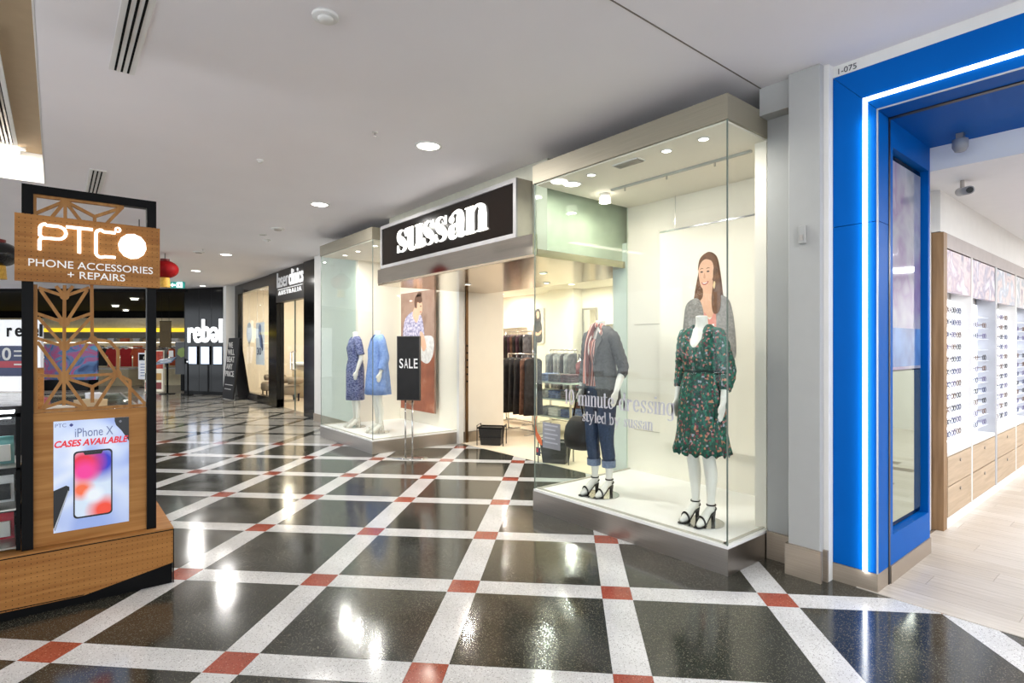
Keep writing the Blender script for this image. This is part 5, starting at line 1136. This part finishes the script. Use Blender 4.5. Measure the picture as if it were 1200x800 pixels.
# ================================================================== CLINIC INTERIOR
pu = thing('floor_banner', 'dark floor banner with white lettering beside the sports shop', 'banner', (-17.1, 3.72, 0), radians(6))
obj('board', MB().yz([(-.02, 0.02), (.02, .02), (.20, 1.72), (.16, 1.72)], -.42, .42).mapped(lambda x, y, z: (x, y, z)), M_CHAR, pu, world=False)
obj('back_leg', MB().yz([(.42, 0), (.46, 0), (.20, 1.7), (.17, 1.7)], -.42, .42), M_BLACK, pu, world=False)
for k, (tx_, wd_) in enumerate((('WE', .34), ('WILL', .52), ('BEAT', .6), ('ANY', .5), ('PRICE', .66))):
    z = 1.44 - k * .2; g = fit(text_mb(tx_, 1, .004, .02), wd_, .16)
    obj('text_line', to_xz(g, -.34, -.028 + .105 * (z + .05), z), mat('chalk white', (206, 204, 200), .6), pu, world=False, kind='stuff')
obj('footer', MB().box(-.3, .3, .02, .024, .40, .42).box(-.3, .2, .006, .012, .28, .30), mat('chalk white', (206, 204, 200), .6), pu, world=False)
wpn = thing('window_poster', 'white hanging poster with a blue figure in the clinic window', 'poster', (-16.2, 4.34, .98))
obj('sheet', B(-16.62, -15.8, 4.33, 4.336, .98, 2.14), mat('poster white', (232, 236, 242), .6), wpn)
for nm, p, m, ly in (('figure_shape', [(.35, .9), (.5, .97), (.62, .88), (.6, .7), (.75, .55), (.7, .4), (.5, .45), (.42, .62), (.28, .7)], mat('print blue figure', (104, 124, 170), .6), 1), ('shadow_shape', [(.55, .75), (.8, .6), (.85, .4), (.7, .35)], mat('print navy', (50, 60, 96), .6), 2)): flat(wpn, nm, p, m, -16.62, 4.33, .98, .82, 1.16, ly)
obj('cord', MB().cyl((-16.5, 4.333, 2.14), (-16.5, 4.333, CEIL), .004).cyl((-15.9, 4.333, 2.14), (-15.9, 4.333, CEIL), .004), M_CHROME, wpn)
obj('text_line', to_xz(fit(text_mb('30', 1, .003, .02), .4, .2), -16.5, 4.327, 1.25), mat('print navy', (50, 60, 96), .6), wpn)
hl = thing('window_poster', 'small round white card hanging at the left of the clinic window', 'poster', (-17.35, 4.34, 1.5))
obj('card', MB().xz([(-17.35 + .3 * cos(2 * pi * k / 20), 1.88 + .3 * sin(2 * pi * k / 20)) for k in range(20)], 4.335, 4.341), mat('poster white', (232, 236, 242), .6), hl)
obj('tab', MB().xz([(-17.42, 1.62), (-17.28, 1.62), (-17.35, 1.4)], 4.335, 4.341), mat('poster white', (232, 236, 242), .6), hl)
obj('cord', MB().cyl((-17.35, 4.338, 2.17), (-17.35, 4.338, CEIL), .004), M_CHROME, hl)
ds = thing('reception_desk', 'curved beige reception counter inside the clinic', 'counter', (-16.6, 6.2, .004))
obj('front', MB().loft([[(-16.6 + 1.2 * cos(q), 6.2 + .8 * sin(q), z) for q in [2 * pi * j / 28 for j in range(28)]] for z in (.004, .95)]), mat('beige laminate', (206, 186, 150), .4), ds, True)
obj('top', MB().loft([[(-16.6 + 1.27 * cos(q), 6.2 + .87 * sin(q), z) for q in [2 * pi * j / 28 for j in range(28)]] for z in (.95, 1.0)]), M_PLAT, ds)
def armchair(x, y, lbl):
    t = thing('tub_chair', lbl, 'chair', (x, y, .004), 0, group='clinic chairs')
    m = mat('taupe upholstery', (150, 136, 118), .8)
    obj('seat', MB().lathe((0, 0, .18), [(.27, 0), (.30, .05), (.30, .2), (.26, .25)], 20), m, t, True, world=False)
    obj('backrest', MB().tube([(.32 * cos(q), .32 * sin(q), .55) for q in [radians(a) for a in range(-20, 201, 20)]], .09, 10), m, t, True, world=False)
    for a, b_ in ((-.2, -.2), (.2, -.2), (.2, .2), (-.2, .2)): obj('leg', MB().cyl((a, b_, 0), (a, b_, .2), .02), M_BLACK, t, world=False)
armchair(-17.3, 4.95, 'taupe tub chair at the left of the clinic window'); armchair(-15.6, 4.9, 'taupe tub chair at the right of the clinic window')
pm = thing('standing_mirror', 'tall dark framed panel behind the clinic doors', 'mirror', (-14.6, 6.3, .004), radians(35))
obj('glass', B(-.4, .4, -.01, .01, .3, 2.1), mat('blue grey glass', (126, 150, 160), .1, .3), pm, world=False); obj('frame', MB().box(-.46, -.4, -.03, .03, 0, 2.16).box(.4, .46, -.03, .03, 0, 2.16).box(-.4, .4, -.03, .03, 2.1, 2.16).box(-.4, .4, -.03, .03, .24, .3), M_BLACK, pm, world=False)
vs_ = thing('flower_vase', 'vase of dark red flowers on a stand behind the clinic doors', 'vase', (-13.9, 5.9, .004))
obj('stand', B(-14.05, -13.75, 5.75, 6.05, .004, .9), M_PLAT, vs_); obj('vase', MB().lathe((-13.9, 5.9, .9), [(.05, 0), (.08, .08), (.05, .2), (.06, .24)], 16), M_GLASSE, vs_, True)
for k in range(9):
    a = k * 2.4; px_, py_, pz_ = -13.9 + .12 * cos(a) * (k % 3 + 1) / 2, 5.9 + .12 * sin(a) * (k % 3 + 1) / 2, 1.32 + .07 * (k % 4)
    fl = obj('stem', MB().cyl((-13.9, 5.9, 1.1), (px_, py_, pz_), .006, n=6), mat('stem green', (60, 96, 50), .6), vs_)
    obj('flower', MB().lathe((px_, py_, pz_ - .03), [(.01, 0), (.05, .03), (.055, .06), (.02, .08)], 10), mat('wine petals', (140, 36, 46), .6), fl, True)

# ================================================================== SPORTS SHOP at the far end (built in its own frame: x along its front, y into it)
def rst(name, mb, m, parent=None, **k):
    o = obj(name, mb, m, world=False, **k); o.rotation_euler = (0, 0, RA); o['kind'] = 'structure'; return o
def rthing(name, lbl, cat, x, y, z=0, rz=0, grp=None): return thing(name, lbl, cat, R2W(x, y, z), RA + rz, grp)
def rob(name, mb, m, t, **k): return obj(name, mb, m, t, world=False, **k)
AX, AY, BX, BY = -8.69, 16.9, -10.28, 17.5
WA = atan2(AY - BY, AX - BX); WL = sqrt((AX - BX) ** 2 + (AY - BY) ** 2)
bw = thing('wall_sports_black', 'gloss black wall carrying the lit sports shop sign', None, R2W(BX, BY), RA + WA, kind='structure')
rob('panel', B(0, WL + .3, 0, .25, 0, CEIL - .003), M_BLACKG, bw)
rob('skirting', B(0, WL + .3, -.012, 0, 0, .1), M_BLACK, bw)
for x in (.02, .62, 1.14): rob('panel_joint', B(x, x + .006, -.004, 0, .1, CEIL - .01), M_CHAR, bw)
rs = thing('shop_sign', 'large glowing white rebel sign on the gloss black wall', 'sign', R2W(BX, BY, 1.6), RA + WA)
for (ch, x0, x1, z0, z1, rot) in (('r', .20, .42, 0, .47, 0), ('e', .43, .76, -.01, .48, 0), ('b', .79, 1.11, 0, .72, 0), ('e', 1.14, 1.45, 0, .48, 1), ('l', 1.50, 1.61, 0, .72, 0)):
    g = fit(text_mb(ch, 1, .05, .018), x1 - x0, z1 - z0)
    if rot: g.v = [((x1 - x0) - p[0], (z1 - z0) - p[1], p[2]) for p in g.v]
    obj('letter', to_xz(g, x0, -.03, z0), glow('rebel white', (250, 252, 255), .75), rs, world=False)
for k, lbn in enumerate(('left', 'middle', 'right')):
    t = thing('lit_panel', 'small glowing white panel under the rebel sign, ' + lbn, 'light panel', R2W(BX, BY, .94), RA + WA, 'panels under the rebel sign')
    x = .22 + k * .52
    rob('frame', B(x - .02, x + .36, -.03, 0, -.02, .55), M_BLACK, t); rob('screen', B(x, x + .34, -.036, -.03, 0, .53), glow('panel blue white', (214, 226, 250), .55), t)
rst('floor_sports', B(-26, -8.4, 17.7, 27.5, -.01, .003), mat('sports floor', (186, 178, 164), .25, var=.05))
rst('ceiling_sports', B(-26, -8.4, 17.45, 27.5, 3.19, CEIL - .004), M_BLACKM)
rst('wall_sports_right', B(-10.0, -9.8, 17.7, 27.5, 0, 3.2), M_BLACKM)
rst('wall_sports_left', B(-26, -25.8, 17.7, 27.5, 0, 3.2), M_BLACKM)
bk = rst('wall_sports_back', B(-26, -9.8, 27.3, 27.5, 0, 3.2), mat('sports back wall', (196, 184, 158), .7))
rst('trim_4', B(-25.8, -10.0, 27.2, 27.3, 2.86, 3.19), M_BLACKM)
rst('trim_5', B(-25.8, -10.0, 27.15, 27.3, 2.18, 2.36), mat('yellow light band', (236, 206, 40), .5, emit=.7))
rst('trim_6', B(-25.8, -10.0, 27.1, 27.3, 1.86, 2.16), mat('shelf header grey', (120, 112, 100), .6))
for x, y in ((-13.4, 19.8), (-16.5, 23.2), (-18.0, 26), (-12.2, 21.5), (-11.0, 19.0), (-20, 20), (-14.5, 25.2), (-23, 22)):
    _k = globals().get('_k', -1) + 1
    t = rthing('sports_downlight', 'round downlight in the black sports shop ceiling, ' + ('above the price stand', 'above the left plinth', 'deepest left', 'beside the totem sign', 'nearest the black wall', 'above the entry panel', 'deepest right', 'farthest left')[_k], 'downlight', x, y, 3.19, grp='sports shop downlights')
    rob('bezel', MB().lathe((0, 0, 0), [(.14, 0), (.14, -.01), (.11, -.012)], 18, False), M_WHITE, t); rob('lens', MB().lathe((0, 0, 0), [(.11, -.004), (.11, -.006)], 18), M_LAMP, t)
    lamp_light('lamp light', None, (0, 0, 0), 90, (1, .95, .86), .25).parent = t; t.children[-1].location = (0, 0, -.05)
for x in (-10.3, -11.0):
    t = rthing('wall_downlight', 'small ceiling downlight before the black wall, ' + ('right', 'left')[x < -10.5], 'downlight', x + 1.1, 16.6, CEIL, grp='spots above the rebel sign')
    rob('bezel', MB().lathe((0, 0, 0), [(.10, 0), (.10, -.01), (.08, -.012)], 18, False), M_WHITE, t); rob('lens', MB().lathe((0, 0, 0), [(.08, -.004), (.08, -.006)], 18), M_LAMP, t)
# white entry panel with partial name and offer poster
ep = rthing('entry_panel', 'white entry panel with black rebel lettering at the left edge', 'panel', -17.6, 18.4)
rob('board', B(-2.2, 2.05, 0, .12, 0, 2.36), mat('white lit panel', (238, 238, 240), .6, emit=.25), ep)
for i_, (ch, w0, hh) in enumerate((('r', .17, .3), ('e', .24, .3), ('b', .25, .42), ('e', .24, .3), ('l', .09, .42))):
    g = fit(text_mb(ch, 1, .02, .02), w0, hh); obj('letter', to_xz(g, .95 + i_ * .27, -.015, 1.80), M_BLACK, ep, world=False)
rob('poster', B(-.6, 1.75, -.03, 0, .5, 1.5), mat('offer navy', (44, 56, 96), .5), ep)
rob('offer_band', B(-.6, 1.75, -.034, -.03, .78, 1.0), mat('offer red', (176, 44, 62), .5), ep)
for k in range(2): obj('offer_digit', to_xz(fit(text_mb('50'[k], 1, .008, .02), .3, .42), .45 + k * .36, -.036, 1.02), M_WHITE, ep, world=False)
for z in (.86, 1.15, 1.3): rob('offer_line', B(1.2, 1.62, -.036, -.034, z, z + .05), M_WHITE, ep)
# interior goods
for r_ in range(3):
    t = rthing('wall_shelf', 'white wall shelf of shoes at the back of the sports shop, %s tier' % ('lower', 'middle', 'upper')[r_], 'shelf', -18, 27.0, .95 + r_ * .36, grp='sports shop wall shelves')
    rob('board', B(-7.5, 7.8, -.12, .12, 0, .03), M_PLAT, t); rob('light', B(-7.5, 7.8, .1, .12, -.03, 0), glow('shelf glow', (255, 244, 220), 1.6), t)
sh_mats = [mat('box ' + n_, c, .5) for n_, c in (('white', (236, 234, 230)), ('black', (40, 40, 42)), ('grey', (150, 150, 150)), ('orange', (222, 110, 60)))]
sb = [mesh_of('shoe_box', MB().box(-.16, .16, -.1, .1, 0, .11).box(-.165, .165, -.105, .105, .11, .16), m) for m in sh_mats]
ords = ('first', 'second', 'third', 'fourth', 'fifth', 'sixth', 'seventh', 'eighth', 'ninth', 'tenth', 'eleventh', 'twelfth', 'thirteenth', 'fourteenth', 'fifteenth')
for r_ in range(3):
    for k in range(15):
        o = bpy.data.objects.new('shoe_box', sb[(k * 7 + r_ * 3) % 4 if (k + r_) % 3 else 0]); COL.objects.link(o); o.location = R2W(-20.6 + k * .62, 27.0, .982 + r_ * .36); o.rotation_euler = (0, 0, RA)
        tag(o, 'small shoe box on the back shelf of the sports shop, %s tier, %s from left' % (('lower', 'middle', 'upper')[r_], ords[k]), 'box', 'shoe boxes on the sports shop shelves')
tee = []
for nm, c in (('black', (26, 26, 28)), ('red', (196, 40, 44)), ('orange', (220, 100, 60)), ('grey', (150, 146, 140)), ('navy', (40, 50, 84))):
    b = MB(); b.xz([(-.13, 0), (-.24, -.05), (-.32, -.24), (-.24, -.28), (-.2, -.2), (-.2, -.72), (.2, -.72), (.2, -.2), (.24, -.28), (.32, -.24), (.24, -.05), (.13, 0), (0, -.05)], -.04, .04); tee.append((nm, mesh_of('shirt', b, mat('sports ' + nm, c, .8))))
for ri, (x, y, seq) in enumerate(((-17.6, 23, (0, 0, 0, 0)), (-15.3, 22.2, (1, 1, 2)), (-14.4, 23.5, (2, 3, 2, 1)), (-18.9, 24, (3, 4, 0)))):
    t = rthing('sports_rack', ('chrome rack of black shirts', 'chrome rack of red shirts', 'chrome rack of orange and grey shirts', 'chrome rack of grey and navy shirts')[ri] + ' in the sports shop', 'clothes rack', x, y, grp='sports shop racks')
    Lr = .5 * len(seq)
    rob('rail', MB().cyl((-Lr / 2, 0, 1.42), (Lr / 2, 0, 1.42), .02), M_CHROME, t)
    for s in (-1, 1): rob('upright', MB().cyl((s * Lr / 2, 0, 0), (s * Lr / 2, 0, 1.42), .02), M_CHROME, t); rob('foot', B(s * Lr / 2 - .03, s * Lr / 2 + .03, -.3, .3, 0, .04), M_CHROME, t)
    for k, c in enumerate(seq):
        q = rthing('sports_shirt', tee[c][0] + ' shirt facing out, ' + ords[k] + ' on the ' + ('left middle', 'red', 'right', 'far left')[ri] + ' sports rack', 'shirt', x - Lr / 2 + .25 + k * .5, y - .08, 1.40, grp='shirts on the sports racks')
        o = bpy.data.objects.new('fabric', tee[c][1]); COL.objects.link(o); o.parent = q
        rob('hanger', MB().tube([(-.12, 0, -.01), (0, 0, .02), (.12, 0, -.01)], .008, 6), M_CHROME, q)
bd = rthing('sports_board', 'blue and pink sports poster board behind the kiosk lattice', 'poster', -14.9, 18.9)
rob('board', B(-.95, .85, 0, .06, .35, 1.55), printed('sports poster', [(.3, lin((40, 70, 120))), (.45, lin((90, 130, 180))), (.55, lin((190, 80, 130))), (.65, lin((60, 150, 190))), (.8, lin((226, 226, 236)))], 1.8, dist=1.5), bd)
rob('base', B(-.8, .7, -.2, .26, 0, .35), M_BLACK, bd)
pn = rthing('price_stand', 'white price stand with black rebel header in the sports shop entry', 'sign stand', -13.0, 20.0)
rob('sheet', B(-.4, .4, 0, .05, .3, 1.25), mat('price white', (230, 232, 238), .6, emit=.2), pn); rob('header', B(-.36, .4, -.02, 0, .98, 1.2), M_BLACK, pn); rob('post', B(-.04, .04, .05, .1, 0, 1.2), M_BLACK, pn); rob('foot', B(-.3, .3, -.1, .3, 0, .03), M_BLACK, pn)
obj('lettering', to_xz(fit(text_mb('rebel', 1, .008, .02), .5, .14), -.2, -.025, 1.02), M_WHITE, pn, world=False, kind='stuff')
for k in range(5): rob('text_line', B(-.32, .25 + .05 * (k % 2), -.006, 0, .42 + k * .1, .45 + k * .1), m_gr, pn)
hbn = rthing('hanging_banner', 'brown banner hanging in the sports shop entry', 'banner', -11.75, 18.9, 1.45)
rob('cloth', B(-.19, .19, 0, .03, 0, .88), mat('banner brown', (92, 74, 40), .7), hbn); rob('rod', MB().cyl((-.2, .015, .88), (.2, .015, .88), .015), M_BLACK, hbn); rob('wire', MB().cyl((-.12, .015, .88), (-.12, .015, 1.74), .006).cyl((.12, .015, .88), (.12, .015, 1.74), .006), M_BLACK, hbn)
gs = rthing('totem_sign', 'grey totem sign with a green hexagon in the sports shop entry', 'sign', -11.0, 18.6)
rob('board', B(-.23, .23, 0, .06, .55, 1.62), mat('totem grey', (92, 94, 96), .5), gs); rob('hexagon', MB().xz([(.17 * cos(radians(60 * k + 20)), 1.28 + .17 * sin(radians(60 * k + 20))) for k in range(6)], -.01, 0), mat('totem green', (150, 176, 90), .5), gs); rob('leg', B(-.05, .05, 0, .06, 0, .55), M_BLACK, gs)
po = rthing('offer_board', 'orange and white offer board in the sports shop entry', 'sign', -11.75, 18.3)
rob('board', B(-.3, .3, 0, .08, 0, 1.35), mat('offer white', (234, 226, 206), .6, emit=.15), po); rob('picture', B(-.02, .3, -.01, 0, .75, 1.32), printed('orange print', [(.35, lin((220, 90, 50))), (.6, lin((180, 50, 40))), (.75, lin((240, 190, 150)))], 5), po)
for k in range(4): rob('tile_print', B(-.28 + .3 * (k % 2), -.05 + .3 * (k % 2), -.01, 0, .08 + .3 * (k // 2), .3 + .3 * (k // 2)), mat('print %d' % k, [(200, 120, 110), (150, 60, 60), (60, 60, 64), (220, 170, 90)][k], .5), po)
tk = rthing('tablet_stand', 'slim black stand holding a tilted tablet before the black wall', 'stand', -10.75, 17.4)
rob('base', MB().lathe((0, 0, 0), [(.22, 0), (.22, .02)], 20), M_BLACK, tk); rob('pole', MB().cyl((0, 0, .02), (0, 0, .95), .03), M_BLACK, tk)
rob('tablet', MB().add([(-.3, -.15, .9), (.22, -.15, .98), (.22, .12, 1.12), (-.3, .12, 1.04), (-.3, -.15, .94), (.22, -.15, 1.02), (.22, .12, 1.16), (-.3, .12, 1.08)], [(0, 3, 2, 1), (4, 5, 6, 7), (0, 1, 5, 4), (1, 2, 6, 5), (2, 3, 7, 6), (3, 0, 4, 7)]), mat('tablet blue grey', (120, 134, 160), .3), tk)
rob('card', B(-.02, .12, .1, .12, 1.15, 1.35), M_WHITE, tk)
pd = rthing('floor_post', 'thin black queue post beside the black wall', 'post', -9.85, 16.95)
rob('base', MB().lathe((0, 0, 0), [(.15, 0), (.15, .02), (.03, .03)], 20), M_BLACK, pd); rob('pole', MB().cyl((0, 0, .02), (0, 0, 1.0), .025), M_BLACK, pd); rob('cap', MB().lathe((0, 0, 1.0), [(.035, 0), (.035, .04)], 14), M_CHROME, pd)
for k in range(3):
    t = rthing('display_plinth', 'cream display plinth in the sports shop, %s' % ('leftmost', 'middle', 'rightmost')[k], 'plinth', -16.9 + k * 1.9, 20.8 + .4 * k, grp='sports shop plinths')
    rob('body', B(-.7, .7, -.4, .4, 0, .62), mat('plinth cream', (226, 214, 180), .6), t); rob('top', B(-.73, .73, -.43, .43, .62, .66), M_PLAT, t)
